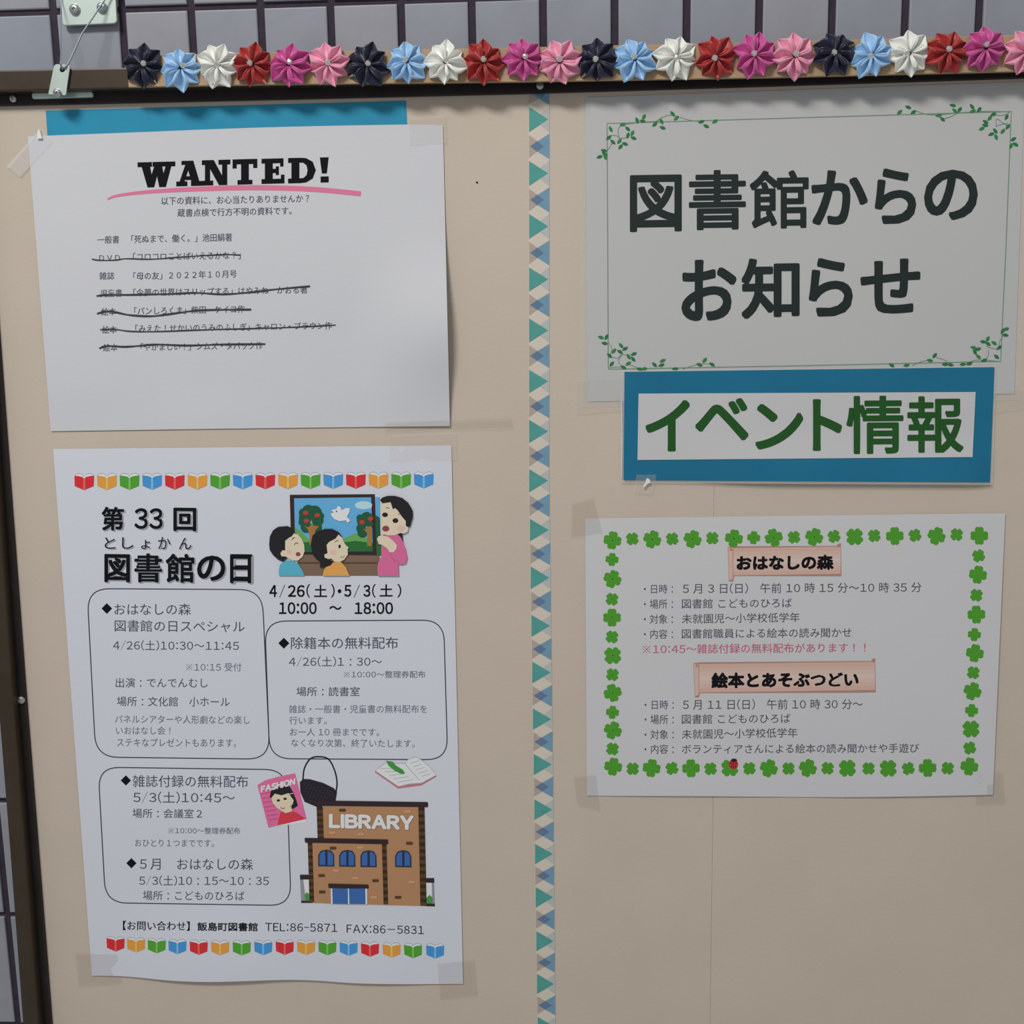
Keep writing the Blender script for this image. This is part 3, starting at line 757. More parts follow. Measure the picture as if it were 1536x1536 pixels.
for x, y, q in ((400, 235, 62), (460, 250, 70), (490, 320, 58), (370, 300, 62), (350, 250, 42), (380, 390, 55), (480, 390, 52), (345, 340, 40), (515, 280, 36)): k.up(.00001).poly(ellipse(*c(x, y)[0], q / 6.4, q / 6.4, n=14), tr)
for x, y, q in ((960, 300, 58), (925, 330, 60), (985, 300, 34), (905, 400, 46), (920, 440, 50), (990, 360, 34), (895, 300, 34)): k.up(.00001).poly(ellipse(*c(x, y)[0], q / 6.4, q / 6.4, n=14), tr)
k.up().poly(c(362, 372, 395, 392, 420, 375, 436, 345, 452, 375, 505, 378, 470, 415, 455, 470, 468, 560, 410, 560, 412, 460, 395, 410), tr2)
k.poly(c(925, 405, 955, 412, 960, 385, 1005, 378, 1008, 570, 965, 572, 962, 440), tr2)
for x, y in ((374, 252), (485, 275), (382, 328), (915, 340), (998, 308)): k.up(.00001).poly(ellipse(*c(x, y)[0], 4.2, 3.3, n=12), apple)
k.up().poly(c(615, 245, 630, 222, 668, 215, 680, 190, 700, 186, 722, 225, 760, 205, 798, 206, 795, 245, 770, 290, 803, 325, 778, 348, 760, 325, 700, 332, 650, 312, 622, 280), whi)
k.up().poly(ellipse(*c(628, 244)[0], 2, 1.2), tr2).poly(ellipse(*c(670, 238)[0], 1, 1.2), hair)
k.up()                                                       # boy
k.poly(c(118, 856, 116, 800, 130, 745, 180, 712, 250, 706, 300, 740, 340, 800, 364, 856), cy_)
k.up().poly(c(24, 560, 30, 480, 60, 420, 110, 385, 200, 378, 230, 392, 262, 425, 290, 480, 260, 600, 200, 680, 160, 722, 110, 700, 60, 655, 30, 610), hair)
k.up().poly(c(178, 520, 215, 490, 240, 478, 262, 448, 300, 460, 335, 500, 360, 560, 364, 620, 345, 672, 300, 710, 245, 708, 205, 685, 182, 670, 142, 668, 132, 640, 150, 612, 178, 612), skin)
k.up().poly(ellipse(*c(302, 648)[0], 3.6, 3.2), mouth).stroke(smooth_line(c(266, 560, 282, 540, 304, 550), 4), 1, hair).stroke(smooth_line(c(240, 512, 258, 492, 272, 490), 4), 1.1, hair).poly(ellipse(*c(215, 625)[0], 4, 3), blush)
k.up()                                                       # girl
k.poly(c(538, 856, 548, 800, 590, 745, 650, 724, 715, 724, 760, 775, 795, 856), orr)
k.up().poly(c(424, 550, 440, 470, 490, 428, 560, 405, 630, 405, 690, 435, 725, 480, 700, 560, 600, 640, 560, 690, 640, 720, 615, 755, 560, 775, 510, 775, 515, 720, 470, 690, 435, 640), hair)
k.up().poly(c(575, 560, 600, 530, 660, 500, 690, 460, 725, 490, 745, 540, 770, 572, 788, 582, 776, 600, 780, 650, 745, 700, 700, 724, 650, 720, 622, 690, 590, 695, 556, 680, 555, 650, 585, 640), skin)
k.up().poly(ellipse(*c(700, 574)[0], 1.8, 2.9), hair).stroke(smooth_line(c(710, 668, 728, 680, 748, 664), 4), .9, mouth).stroke(smooth_line(c(655, 535, 672, 518, 690, 520), 4), .9, hair).poly(ellipse(*c(640, 630)[0], 5, 4), blush)
k.up()                                                       # woman telling the story
k.poly(c(1255, 440, 1300, 440, 1308, 530, 1275, 500), hair)
k.poly(c(1100, 470, 1150, 462, 1250, 450, 1290, 490, 1330, 590, 1350, 680, 1335, 735, 1290, 748, 1262, 740, 1268, 856, 1068, 856, 1062, 790, 1070, 730, 1100, 670), pk)
k.up().stroke(smooth_line(c(1186, 630, 1205, 690, 1270, 730), 5), 1.2, pk2)
k.up().poly(c(1086, 130, 1110, 105, 1160, 88, 1230, 88, 1300, 108, 1360, 155, 1400, 225, 1402, 290, 1375, 385, 1330, 385, 1300, 300, 1200, 240), hair)
k.up().poly(c(1092, 165, 1150, 155, 1190, 150, 1212, 218, 1232, 205, 1255, 225, 1300, 290, 1335, 330, 1335, 375, 1360, 392, 1355, 430, 1320, 450, 1280, 445, 1230, 466, 1170, 468, 1110, 455, 1100, 300), skin)
k.up().poly(ellipse(*c(1143, 403)[0], 5.4, 4.4), mouth).poly(ellipse(*c(1136, 270)[0], 4.4, 3.4), hair).poly(ellipse(*c(1236, 326)[0], 4.4, 3.6), hair).stroke(smooth_line(c(1142, 208, 1160, 200, 1178, 212), 4), .8, hair).stroke(smooth_line(c(1262, 268, 1282, 262, 1298, 280), 4), .8, hair)
k.poly(ellipse(*c(1290, 400)[0], 6, 5), blush)
k.up().poly(c(1058, 500, 1075, 475, 1110, 470, 1165, 480, 1215, 520, 1250, 560, 1245, 600, 1215, 632, 1180, 630, 1155, 590, 1110, 560, 1075, 550), skin)
k.done('story_picture', label='printed picture of a woman showing a story board to two children')

k = Ink(sh); c = crop(380, 1130, 4.955)                       # library building
wall_, wall2, roof, tim, tim2 = P_('brick_tan', (172, 128, 92)), P_('brick_light', (196, 146, 108)), P_('roof', (50, 36, 40)), P_('timber', (84, 60, 36)), P_('timber_dark', (54, 38, 24))
glass, gdark, gry, gbush = P_('window_blue', (58, 100, 164)), P_('window_dark', (40, 48, 72)), P_('wall_grey', (140, 142, 150)), P_('bush', (72, 142, 62))
k.poly(c(346, 905, 415, 905, 420, 1112, 356, 1112), gry).poly(c(1280, 930, 1342, 930, 1350, 1138, 1285, 1136), gry)
k.up().poly(c(372, 938, 412, 938, 415, 1095, 385, 1050), M_white).poly(c(1284, 962, 1326, 962, 1328, 1080, 1288, 1100), M_white)
k.up().poly(c(380, 1050, 400, 1032, 416, 1048, 420, 1098, 388, 1095), gbush).poly(c(1286, 1075, 1310, 1052, 1330, 1070, 1332, 1120, 1290, 1118), gbush)
k.poly(c(346, 902, 415, 902, 416, 938, 348, 938), roof).poly(c(1280, 927, 1344, 927, 1345, 962, 1282, 962), roof).poly(c(356, 1095, 440, 1098, 440, 1112, 357, 1112), roof).poly(c(1282, 1115, 1348, 1118, 1350, 1138, 1284, 1136), roof)
k.up().poly(c(512, 385, 1228, 395, 1240, 1134, 530, 1115), wall_)
k.poly(c(436, 660, 958, 665, 968, 1122, 450, 1112), wall_)
k.up()
for xa, ya, xb, yb, n in ((470, 400, 478, 640, 11), (1226, 400, 1242, 1134, 28), (404, 660, 418, 1108, 18), (955, 665, 968, 1122, 18)):
    w = 46 if xa in (470, 1226) else 34
    for j in range(n):
        t, u = j / n, (j + 1) / n
        X0, X1, Y0, Y1 = xa + (xb - xa) * t, xa + (xb - xa) * u, ya + (yb - ya) * t, ya + (yb - ya) * u
        k.poly(c(X0, Y0, X0 + w, Y0, X1 + w, Y1, X1, Y1), tim if j % 2 else tim2)
k.up().poly(roundpoly(c(470, 350, 1298, 362, 1298, 400, 470, 390), 1.8), roof).poly(roundpoly(c(380, 628, 1002, 640, 1002, 676, 384, 664), 1.8), roof)
for x, y, m_ in ((662, 422, tim), (1145, 432, wall2), (586, 590, wall2), (1160, 668, tim), (592, 704, tim), (508, 908, tim), (756, 926, wall2), (908, 946, tim), (512, 1030, tim), (895, 1070, wall2), (1176, 956, wall2), (1076, 1070, tim), (800, 600, wall2), (615, 870, wall2), (795, 700, wall2)):
    k.poly(roundpoly(c(x - 24, y - 10, x + 24, y - 10, x + 24, y + 11, x - 24, y + 11), 1.2, 3), m_)
for x, y in ((542, 785), (698, 787), (856, 790), (1114, 790)):
    k.up(.00001).poly(c(x - 60, y + 54, x - 60, y - 30, x - 40, y - 60, x, y - 70, x + 40, y - 60, x + 58, y - 30, x + 60, y + 56), gdark)
    k.up(.00002).poly(c(x - 50, y + 44, x - 50, y - 28, x - 36, y - 50, x - 8, y - 58, x - 8, y + 45), glass).poly(c(x + 10, y + 46, x + 10, y - 58, x + 36, y - 50, x + 50, y - 28, x + 50, y + 46), glass)
k.up().poly(c(575, 1005, 846, 1005, 846, 1124, 578, 1118), M_white)
k.up().poly(c(586, 1005, 702, 1005, 704, 1120, 590, 1118), glass).poly(c(710, 1005, 832, 1005, 834, 1122, 714, 1120), glass)
k.poly(roundpoly(c(556, 968, 856, 976, 856, 1006, 558, 1000), 1.5), roof)
k.text('LIBRARY', 380 + 562 / 4.955, 380 + 1192 / 4.955, 1130 + 552 / 4.955, 20, M_white, 1130 + 566 / 4.955, weight=.055, res=4, cr=.7)
k.done('library_picture', label='printed picture of a brown brick building lettered LIBRARY')

k = Ink(sh)                                                  # magazine
k.poly(c(108, 552, 396, 512, 385, 485, 104, 530), P_('page_edge', (226, 218, 214)))
k.up().poly(c(30, 235, 90, 200, 180, 175, 310, 148, 396, 488, 250, 520, 112, 553), P_('cover_pink', (212, 106, 150)))
k.up()
for j in range(7): k.poly(c(50 + j * 10, 300 + j * 32, 120 + j * 12, 288 + j * 32, 122 + j * 12, 296 + j * 32, 52 + j * 10, 308 + j * 32), P_('cover_stripe', (196, 86, 132)))
k.up().poly(c(200, 440, 240, 430, 290, 428, 320, 440, 385, 485, 250, 520, 180, 535), P_('red_top', (204, 56, 72)))
k.up().poly(c(122, 330, 128, 285, 160, 258, 230, 240, 270, 245, 295, 290, 320, 350, 330, 390, 290, 415, 280, 380, 290, 330), hair)
k.up().poly(c(135, 330, 160, 300, 210, 312, 262, 296, 285, 330, 300, 350, 292, 378, 275, 395, 290, 430, 240, 445, 215, 430, 175, 405, 145, 370), skin)
k.up().poly(ellipse(*c(186, 350)[0], 2.6, 1.8), hair).poly(ellipse(*c(236, 338)[0], 2.6, 1.8), hair).stroke(smooth_line(c(202, 400, 216, 412, 236, 404), 4), 1.1, mouth).stroke(c(270, 302, 296, 298), 1, M_white)
k.text('FASHION', 380 + 55 / 4.955, 380 + 312 / 4.955, 1130 + 292 / 4.955, 9.5, M_white, 1130 + 232 / 4.955, weight=.06, res=3, cr=.7)
k.done('magazine_picture', label='printed pink magazine cover lettered FASHION')
k = Ink(sh)                                                  # basket bag
k.stroke(smooth_line(c(368, 200, 380, 110, 425, 40, 490, 25, 560, 45, 605, 130, 622, 220, 612, 300), 6), 2.2, hair)
k.up().poly(c(345, 215, 370, 190, 420, 192, 520, 220, 600, 260, 622, 290, 612, 350, 575, 392, 530, 410, 470, 398, 380, 360, 350, 290), P_('bag_black', (38, 34, 44)))
k.up(); dot = P_('bag_dot', (78, 72, 88))
for a in range(9):
    for b in range(5): k.poly(ellipse(*c(385 + a * 24 + (b % 2) * 12, 228 + b * 28 + a * 7)[0], .6, .6, n=6), dot)
k.done('bag_picture', label='printed black basket bag')
k = Ink(sh)                                                  # open book with a green pencil
rd = P_('book_red_edge', (190, 110, 120))
k.poly(c(903, 140, 1075, 262, 1250, 238, 1362, 172, 1355, 160, 1240, 190, 1080, 240, 910, 125), rd)
k.up().poly(c(905, 128, 985, 70, 1065, 75, 1125, 75, 1150, 45, 1205, 25, 1250, 50, 1310, 100, 1358, 162, 1248, 220, 1160, 226, 1078, 245), M_white)
k.up(); gl_ = P_('page_line', (158, 160, 172))
k.stroke(c(905, 128, 985, 70, 1065, 75, 1125, 75, 1150, 45, 1205, 25, 1250, 50, 1310, 100, 1358, 162, 1248, 228, 1160, 232, 1078, 250), .7, gl_, close=True)
k.stroke(c(1125, 75, 1235, 200), .9, gl_)
for j in range(5): k.stroke(c(945 + j * 32, 112 + j * 26, 1055 + j * 34, 112 + j * 20), .7, gl_); k.stroke(c(1165 + j * 22, 75 + j * 24, 1235 + j * 20, 55 + j * 24), .7, gl_)
k.up().poly(c(985, 55, 1035, 62, 1062, 92, 1112, 122, 1128, 150, 1098, 153, 1050, 130, 1005, 92), P_('green_pencil', (66, 142, 66)))
k.done('open_book_picture', label='printed open book with a green bookmark')
settle(r, at(400, 1470, 0))

# ---- laminated title notice
r = thing('title_notice', 'large laminated white title notice with a leafy green border, upper right', 'notice')
lm = Sheet(r, [(868.5, 146), (1544, 121.5)], [(872, 611), (1531, 600)], 0.0003, m=M_sleeve, nx=12, ny=8, name='laminate_margin', thick=0.0001)
lm.ob['label'] = 'clear laminate margin around the title notice'
sh = Sheet(r, [(878.3, 146.5), (1537.5, 122.5)], [(881, 602.5), (1521.5, 590.5)], 0.0006, m=M_title, nx=24, ny=18)
k = Ink(sh)
for ch, bb, w in (('図', (944.8, 262, 1022.7, 346.5), .022), ('書', (1033.3, 254.5, 1118.8, 344), .018), ('館', (1124.5, 255, 1213, 342), .018), ('か', (1217, 255, 1301.7, 336), .026), ('ら', (1312, 252.6, 1374.4, 334.5), .026), ('の', (1386, 254.5, 1466.8, 329), .026),
               ('お', (1022, 389.5, 1105, 480), .026), ('知', (1112, 387, 1199.5, 477), .026), ('ら', (1213, 387, 1279.3, 473.3), .026), ('せ', (1290.5, 388, 1380.6, 469), .026)):
    k.char(ch, bb, M_titleink, w)
k.done('title_text')
k = Ink(sh)
k.stroke([(910.6, 185.2), (1214, 176.2), (1517, 167.2), (1509, 370), (1501, 542), (1207, 548.5), (912.4, 553.8), (911.6, 370)], 1.3, M_line, close=True)
k.done('border_line')
def leaf(k, x, y, a, q=5.2, w=2.6, m=None):
    ca, sa = math.cos(math.radians(a)), math.sin(math.radians(a))
    P = [(-1, 0), (-.55, .62), (0, 1), (.5, .75), (1, 0), (.5, -.75), (0, -1), (-.55, -.62)]
    k.poly([(x + u * q * ca - v * w * sa, y + u * q * sa + v * w * ca) for u, v in P], m or M_green)
M_green2 = mat('leaf_green_light_ink', (48, 120, 64), rough=0.6)
J, K_, L_, M__ = crop(860, 140, 4.518), crop(1190, 140, 4.4393), crop(860, 370, 4.518), crop(1190, 370, 4.15)
corner = {
 'tl': (J, [(253, 242, 60), (240, 300, -40), (268, 330, 40), (312, 325, -50), (350, 342, 20), (320, 362, -50), (335, 212, -10), (368, 240, 40), (370, 285, -70), (400, 270, -60), (408, 303, 20), (432, 183, 70), (478, 160, -60), (470, 188, 10), (552, 210, -40), (597, 190, 60), (605, 233, 20), (672, 138, 50), (698, 168, -40), (868, 192, -20), (900, 222, 25), (960, 190, -30), (208, 388, 10), (178, 430, -20), (216, 430, 70), (212, 410, 30)],
        [(228, 390, 262, 335, 240, 300), (250, 285, 300, 290, 320, 330), (360, 300, 312, 300, 305, 240, 335, 212), (335, 212, 470, 195, 600, 188), (560, 190, 610, 160, 672, 148, 780, 180, 868, 192)]),
 'tr': (K_, [(708, 125, -40), (765, 92, 20), (800, 125, -30), (968, 147, -10), (993, 172, 40), (1062, 80, 10), (1075, 115, 40), (1108, 108, -50), (1190, 88, 50), (1195, 118, -20), (1238, 108, -50), (1332, 140, -20), (1308, 165, -50), (1280, 190, 30), (1278, 212, 10), (1255, 235, -25), (1420, 158, -60), (1428, 222, -50), (1395, 252, -50), (1345, 250, 50), (1318, 272, -20), (1350, 290, 70), (1465, 305, -30), (1480, 340, 30), (1450, 350, -60)],
        [(820, 118, 900, 142, 1000, 140, 1100, 130, 1240, 120, 1440, 122), (1000, 170, 1060, 150, 1110, 120), (1340, 145, 1400, 145, 1440, 125), (1350, 220, 1355, 170, 1400, 200, 1430, 215), (1350, 220, 1390, 205, 1430, 200)]),
 'bl': (L_, [(187, 615, 20), (225, 612, -60), (212, 655, 10), (275, 707, -50), (245, 738, 40), (260, 795, -50), (323, 670, 50), (350, 692, -30), (316, 712, 30), (375, 745, 60), (410, 727, -20), (405, 762, 50), (372, 792, -30), (340, 818, 30), (550, 800, 40), (605, 773, -25), (597, 803, -20), (855, 800, 20), (890, 770, -50), (940, 798, 30), (450, 830, 10), (480, 828, -10), (690, 828, 0)],
        [(238, 650, 262, 690, 245, 738), (245, 745, 300, 755, 330, 730, 375, 745), (340, 818, 305, 780, 330, 730), (372, 795, 420, 815, 470, 828), (740, 830, 800, 810, 860, 795, 940, 795), (240, 822, 300, 815, 350, 820)]),
 'br': (M__, [(1325, 513, -20), (1303, 525, -60), (1320, 550, 10), (1210, 575, -60), (1182, 592, 10), (1212, 605, 30), (1250, 600, 30), (1282, 628, -40), (1265, 685, 40), (1122, 628, 10), (1150, 638, -20), (1130, 655, 60), (1152, 685, 40), (1188, 708, -20), (880, 678, -50), (850, 708, 10), (945, 732, 0), (978, 735, 10), (1055, 732, -5), (1095, 728, -10), (612, 738, 30), (705, 738, -10)],
        [(1310, 550, 1285, 590, 1282, 628), (1200, 620, 1250, 635, 1282, 630), (1215, 640, 1212, 680, 1188, 708), (740, 740, 800, 715, 860, 705), (890, 690, 940, 705, 975, 730), (1090, 720, 1150, 705, 1290, 715)])}
for nm, (cc, leaves, vines) in corner.items():
    k = Ink(sh); k.up()
    for v in vines: k.stroke(smooth_line(cc(*v), 5), .9, M_line)
    k.up()
    for i, (x, y, a) in enumerate(leaves):
        (px, py), = cc(x, y)
        if nm == 'bl' and py > 554 and px > 936: py = min(py, 553.5)
        leaf(k, px, py, a, m=M_green if i % 3 else M_green2)
    k.done('leaf_sprig', label='printed green leafy corner sprig')
settle(r, at(1200, 600, 0))

# ---- teal-framed sign in a laminate pouch
r = thing('event_sign', 'teal-bordered laminated sign with dark green lettering overlapping the title notice', 'sign')
h_s = lambda x, y: 0.0004 + 0.0028 * sm((y - 640) / 90) * sm((x - 1010) / 160) * sm((1490 - x) / 60 + .4)
po = Sheet(r, [(932, 556), (1494.5, 549)], [(931, 724.5), (1489, 727.5)], 0.0010, h_s, m=M_sleeve, nx=30, ny=10, name='laminate_pouch', thick=0.0001)
po.ob['label'] = 'clear laminate pouch edge around the sign'
sh = Sheet(r, [(936.8, 557.8), (1491.7, 550.7)], [(935.3, 720.4), (1485, 723.6)], 0.0013, h_s, m=M_teal2, nx=40, ny=14, name='teal_backing')
wp = Sheet(r, [(957.8, 590.4), (1463.5, 588)], [(956.2, 690), (1458.8, 685.6)], 0.0017, h_s, m=mat('sign_paper', (186, 185, 186), rough=0.5), nx=40, ny=12, name='white_strip', thick=0.0001)
k = Ink(wp)
for ch, bb, w in (('イ', (968, 600.5, 1035, 676), .026), ('ベ', (1042.6, 597.6, 1123, 660), .026), ('ン', (1132.7, 606, 1205, 673), .026), ('ト', (1219, 599.4, 1263.2, 675), .026), ('情', (1269.5, 593.8, 1355.2, 680), .019), ('報', (1361, 594.4, 1445.6, 678.6), .019)):
    k.char(ch, bb, M_signink, w, slope=-0.008)
k.done('sign_text')
settle(r, at(1210, 722, 0))

# ---- clover-bordered event notice
r = thing('event_notice', 'white event schedule notice with a green clover border, lower right', 'notice')
h_e = lambda x, y: 0.0003 + 0.0012 * sm((x - 1250) / 240) * (0.5 + 0.5 * math.sin((y - 780) / 410 * math.pi)) + 0.0006 * sm((y - 1150) / 40) * abs(math.sin(x / 95.0))
sh = Sheet(r, [(877.8, 777.6), (1195, 773.6), (1508, 769.7)], [(880.4, 1193.6), (1060, 1194.4), (1290, 1195.6), (1489.4, 1192.2)], 0.0004, h_e, m=M_event, nx=40, ny=30)
big = [(918.7, 810.5), (978.4, 809), (1038.8, 808.7), (1100.8, 807.6), (1160.6, 806.5), (1221.3, 805.4), (1282, 805.2), (1342.2, 804), (1404.8, 804), (1469, 803.6),
       (918.7, 868.5), (918, 926.4), (919, 983.5), (919, 1039.3), (919.3, 1095.5), (919.8, 1150), (977.3, 1152.2), (1036.4, 1152.4), (1094.6, 1152), (1153.3, 1152.4), (1211.8, 1152), (1271, 1152.4), (1332.3, 1152.7), (1391.4, 1152), (1454, 1149.7),
       (1467, 862), (1464.6, 921.8), (1462.3, 979.7), (1458.8, 1036.8), (1456.5, 1093.6)]
small = [(948.5, 808.3), (1008.3, 808.3), (1068.5, 807.2), (1130.5, 806.5), (1191, 805.8), (1251, 804.5), (1311.4, 803.6), (1372.4, 803), (1435, 801.9),
         (918, 839.2), (918, 898.8), (918, 955.4), (918.7, 1012), (918.7, 1068.5), (918.7, 1123.4), (949, 1153.2), (1007.9, 1152.6), (1065.8, 1153.2), (1124, 1152.8), (1182.7, 1152.8), (1241.4, 1152.4), (1302.8, 1152.8), (1362.4, 1152.8), (1421.5, 1152.4),
         (1467.9, 833.7), (1464.6, 892.8), (1461.6, 951.9), (1460, 1009), (1457.4, 1065.8), (1454.6, 1122)]
M_clv2 = mat('clover_vein_ink', (80, 152, 46), rough=0.6)
rnd = random.Random(3)
def clover(x, y, q, a):
    k = Ink(sh)
    for n in range(4):
        t = math.radians(a + 90 * n)
        ct, st = math.cos(t), math.sin(t)
        P = [(-.02, 0.0), (.16, .17), (.34, .40), (.62, .50), (.86, .44), (.99, .24), (.95, .06), (.92, 0), (.95, -.06), (.99, -.24), (.86, -.44), (.62, -.50), (.34, -.40), (.16, -.17)]
        k.poly([(x + q * (u * ct - v * st), y + q * (u * st + v * ct)) for u, v in P], M_clover)
    k.up()
    for n in range(4):
        t = math.radians(a + 90 * n)
        k.stroke([(x, y), (x + q * .6 * math.cos(t), y + q * .6 * math.sin(t))], [q * .12, q * .04], M_clv2)
    k.done('printed_clover')
for x, y in big: clover(x, y, 13.6, rnd.choice([0, 8, -14, 42, 20, 88]))
for x, y in small: clover(x, y, 10.0, rnd.choice([38, 45, 30, 52, 5]))
k = Ink(sh); k.up(.0002)                                     # the ladybird sitting on a clover
k.poly(ellipse(1100, 1146.5, 7.2, 7.2), P_('ladybird_red', (190, 50, 48))).up()
k.poly(ellipse(1101, 1140.5, 4.6, 2.6), hair).stroke([(1100, 1140), (1100, 1153)], 1, hair)
for x, y in ((1096.5, 1145), (1103.8, 1145), (1097, 1150), (1103.4, 1150)): k.poly(ellipse(x, y, 1.3, 1.3, n=8), hair)
k.done('ladybird_picture', label='printed red ladybird on a clover')
ban = [P_('banner_%d' % i, (204 - 2 * abs(i - 3), 182 - 6 * abs(i - 3), 172 - 8 * abs(i - 3))) for i in range(7)]
bane = P_('banner_edge', (168, 124, 112))
for (x0, y0, x1, y1, tab, words, tx) in ((1091.5, 822, 1261.3, 863, 872.5, 'おはなしの森', (1104.8, 1250.5, 855.3, 21.5, 854)), (1040.2, 996, 1312.8, 1038.6, 1046.5, '絵本とあそぶつどい', (1067, 1288, 1032, 22.5, 1029.8))):
    k = Ink(sh); d = -0.013 * (x1 - x0)
    k.poly([(x0, y0 - 1), (x0 + 9, y0 - 2.5), (x1 - 4, y0 + d - 1), (x1 - 4, y0 + d - 4), (x1, y0 + d - 5), (x1 + .8, y1 + d + 3.5), (x0 + 10, y1 + 1), (x0 + 8, tab), (x0 + 2, tab - .5)], bane)
    k.up()
    for i in range(7):
        v0, v1 = i / 7, (i + 1) / 7
        k.poly([(x0 + 8.5, y0 + (y1 - y0) * v0), (x1 - .6, y0 + d * .96 + (y1 - y0) * v0), (x1 - .2, y0 + d * .96 + (y1 - y0) * v1), (x0 + 8.5, y0 + (y1 - y0) * v1)], ban[i])
    k.poly([(x0 + .8, y0), (x0 + 7.5, y0), (x0 + 7.8, tab - 4), (x0 + 2.4, tab - 2)], ban[5])
    k.up().poly(ellipse(x0 + 5, y0 + 2.5, 2, 2, n=10), bane).poly(ellipse(x1 - 3, y0 + d - 1.5, 2.6, 2.6, n=10), bane)
    k.up().text(words, tx[0], tx[1], tx[2], tx[3], M_ink, tx[4], weight=.046, res=4)
    k.done('heading_banner', label='peach scroll banner with heavy black heading')
k = Ink(sh)
second = False
for a in (('・日時：', 965.8, 1009.5, 890.3, 13.5, 890), ('5 月 3 日(日)　午前 10 時 15 分～10 時 35 分', 1024.2, 1382.2, 890.8, 15.6, 888.6), ('・場所：', 965.8, 1009.5, 913.3, 14, 913), ('図書館 こどものひろば', 1022.8, 1187.8, 912.9, 14.3, 911.4),
          ('・対象：', 965.8, 1009.5, 935.8, 14, 935.4), ('未就園児～小学校低学年', 1022.8, 1199.4, 935.5, 14.3, 933), ('・内容：', 965.8, 1009.5, 958.3, 14, 958), ('図書館職員による絵本の読み聞かせ', 1022.8, 1277.2, 957.9, 14.3, 955.8),
          ('・日時：', 966.8, 1010.6, 1064, 13.5, 1063.8), ('5 月 11 日(日)　午前 10 時 30 分～', 1024.2, 1294.2, 1064.8, 15.6, 1063.8), ('・場所：', 966.8, 1010.6, 1086.4, 14, 1086.2), ('図書館 こどものひろば', 1022.8, 1185.6, 1086, 14.3, 1084.6),
          ('・対象：', 966.8, 1010.6, 1108.8, 14, 1108.6), ('未就園児～小学校低学年', 1022.8, 1196, 1108.6, 14.3, 1106), ('・内容：', 966.8, 1010.6, 1130.8, 14, 1130.6), ('ボランティアさんによる絵本の読み聞かせや手遊び', 1022.8, 1378.6, 1130.7, 14, 1129)):
    if a[3] > 1000 and not second: k.done('text_block'); k = Ink(sh); second = True
    k.text(a[0], a[1], a[2], a[3], a[4], M_soft, a[5], 0)
k.done('text_block')
k = Ink(sh)
k.text('※10:45～雑誌付録の無料配布があります！！', 964, 1298.4, 980.9, 14.3, P_('rose_ink', (186, 92, 116)), 978.4, .006)
k.done('note_text', label='rose-coloured line of text')
settle(r, at(1190, 1193, 0))

# ---- adhesive tape pieces
def tape(quad, label, m=None, y=-0.00135, n=6):
    (a, b, c_, d) = quad
    S_ = type('q', (), {'p': lambda self, x, yy, l: at(x, yy, y - l)})()
    V, Fc = [], []
    for lift in (0, -0.00006):
        for j in range(n + 1):
            for i in range(n + 1):
                u, v = i / n, j / n
                x = (a[0] * (1 - u) + b[0] * u) * (1 - v) + (d[0] * (1 - u) + c_[0] * u) * v
                yy = (a[1] * (1 - u) + b[1] * u) * (1 - v) + (d[1] * (1 - u) + c_[1] * u) * v
                V.append(at(x, yy, y - lift + 0.00012 * math.sin(9 * u + 3) * math.sin(7 * v + 1)))
    N2 = (n + 1) ** 2
    for j in range(n):
        for i in range(n):
            q = (j * (n + 1) + i, (j + 1) * (n + 1) + i, (j + 1) * (n + 1) + i + 1, j * (n + 1) + i + 1)
            Fc.append(q)
    V = V[:N2]
    o = mesh('adhesive_tape', V, Fc, m or M_tape, None, smooth=True)
    tag(o, label, 'tape')
    return o
tape([(58, 196), (80, 212), (30, 266), (10, 250)], 'clear tape slanting across the upper left corner of the WANTED notice', M_tape_white)
tape([(612, 176), (668, 172), (670, 214), (614, 218)], 'clear tape over the upper right corner of the WANTED notice', y=-0.0017)
tape([(577, 634), (768, 627), (769, 641), (577, 648)], 'long clear tape along the lower right edge of the WANTED notice', M_tape_old, y=-0.0022)
tape([(583, 652), (684, 648), (686, 690), (585, 694)], 'clear tape over the upper right corner of the tall poster')
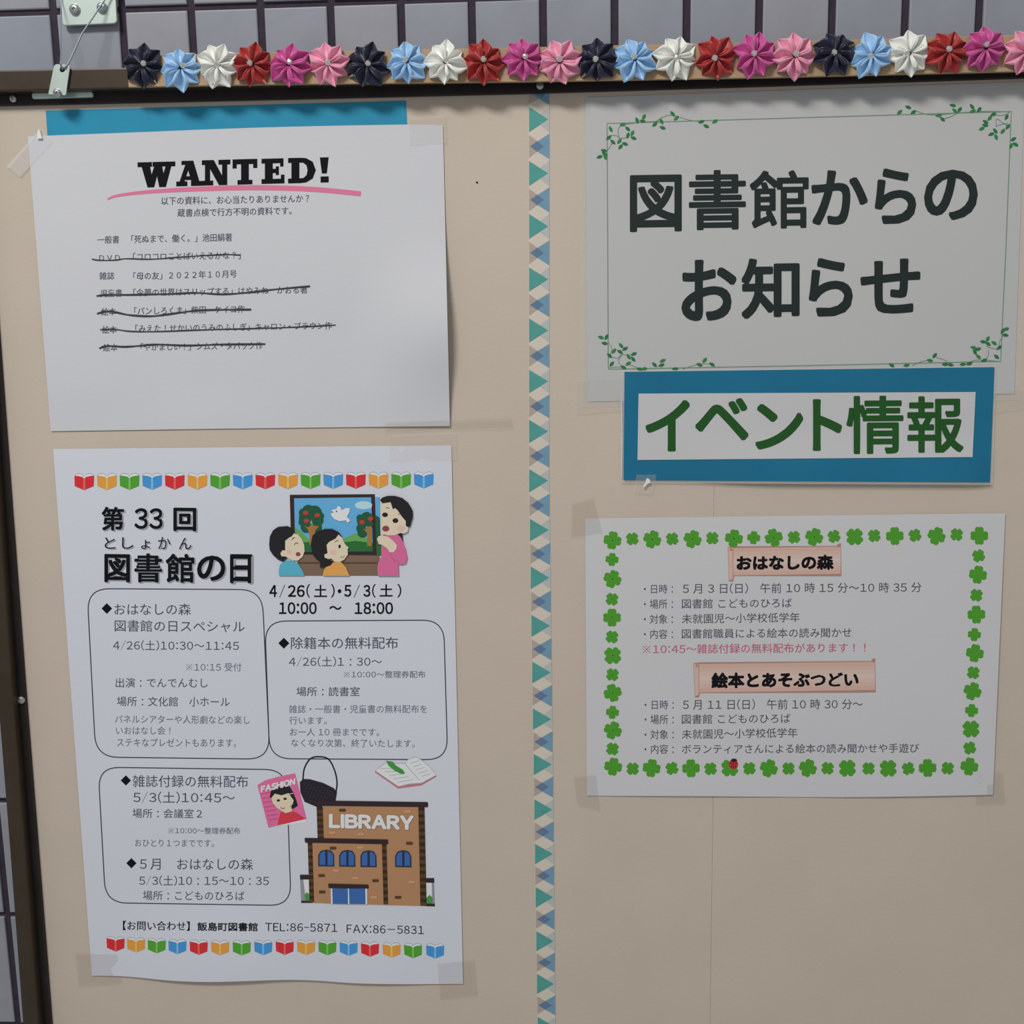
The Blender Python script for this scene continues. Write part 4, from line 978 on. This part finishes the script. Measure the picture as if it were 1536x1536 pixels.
tape([(112, 1430), (176, 1432), (182, 1476), (118, 1480)], 'dull tape patch at the lower left corner of the tall poster', M_tape_old)
tape([(656, 1446), (712, 1440), (716, 1494), (660, 1500)], 'dull tape patch at the lower right corner of the tall poster', M_tape_old)
tape([(858, 756), (890, 747), (904, 800), (856, 806)], 'yellowed tape at the upper left corner of the clover notice', M_tape_old)
tape([(860, 1166), (894, 1162), (900, 1216), (866, 1208)], 'yellowed tape at the lower left corner of the clover notice', M_tape_old)
tape([(1462, 1160), (1504, 1158), (1508, 1206), (1464, 1208)], 'dull tape at the lower right corner of the clover notice', M_tape_old)
tape([(862, 570), (934, 566), (936, 616), (864, 622)], 'wrinkled clear tape at the lower left corner of the title notice', M_tape, y=-0.0012)
tape([(1488, 588), (1548, 580), (1550, 612), (1490, 620)], 'wrinkled clear tape at the lower right corner of the title notice', M_tape, y=-0.0012)
tape([(955, 712), (985, 712), (978, 742), (950, 738)], 'shiny tape tab under the lower left corner of the teal sign', M_tape, y=-0.0019)

# glints on the tape and film, put in as small whitish slivers
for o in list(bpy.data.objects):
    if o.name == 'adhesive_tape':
        prism('curled_edge', [(55.5, 208), (56.5, 198), (58.2, 191.5), (60.5, 199), (63, 207.5)], -0.0026, -0.0018, M_white, o)['label'] = 'glint on the tape, put in as a white sliver'
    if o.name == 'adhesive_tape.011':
        prism('curled_edge', [(970, 717), (974.5, 719), (976, 724), (971, 726), (966, 731), (964, 730), (968, 724)], -0.0024, -0.0021, M_white, o)['label'] = 'glint on the tape, put in as a white sliver'
M_glint = clear_mat('film_edge', (222, 220, 216), 0.55, 0.1)  # near-white colour standing for the glint along the sign's laminate
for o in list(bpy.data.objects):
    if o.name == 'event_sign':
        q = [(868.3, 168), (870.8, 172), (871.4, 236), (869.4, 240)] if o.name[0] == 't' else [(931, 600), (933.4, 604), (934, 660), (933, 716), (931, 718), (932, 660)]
        e = prism('film_edge', q, -0.0021, -0.0012 if o.name[0] == 'e' else -0.0016, M_glint, o)
        e.location = tuple(-c for c in o.location); e['label'] = 'glint along the laminate film, put in as a pale strip'
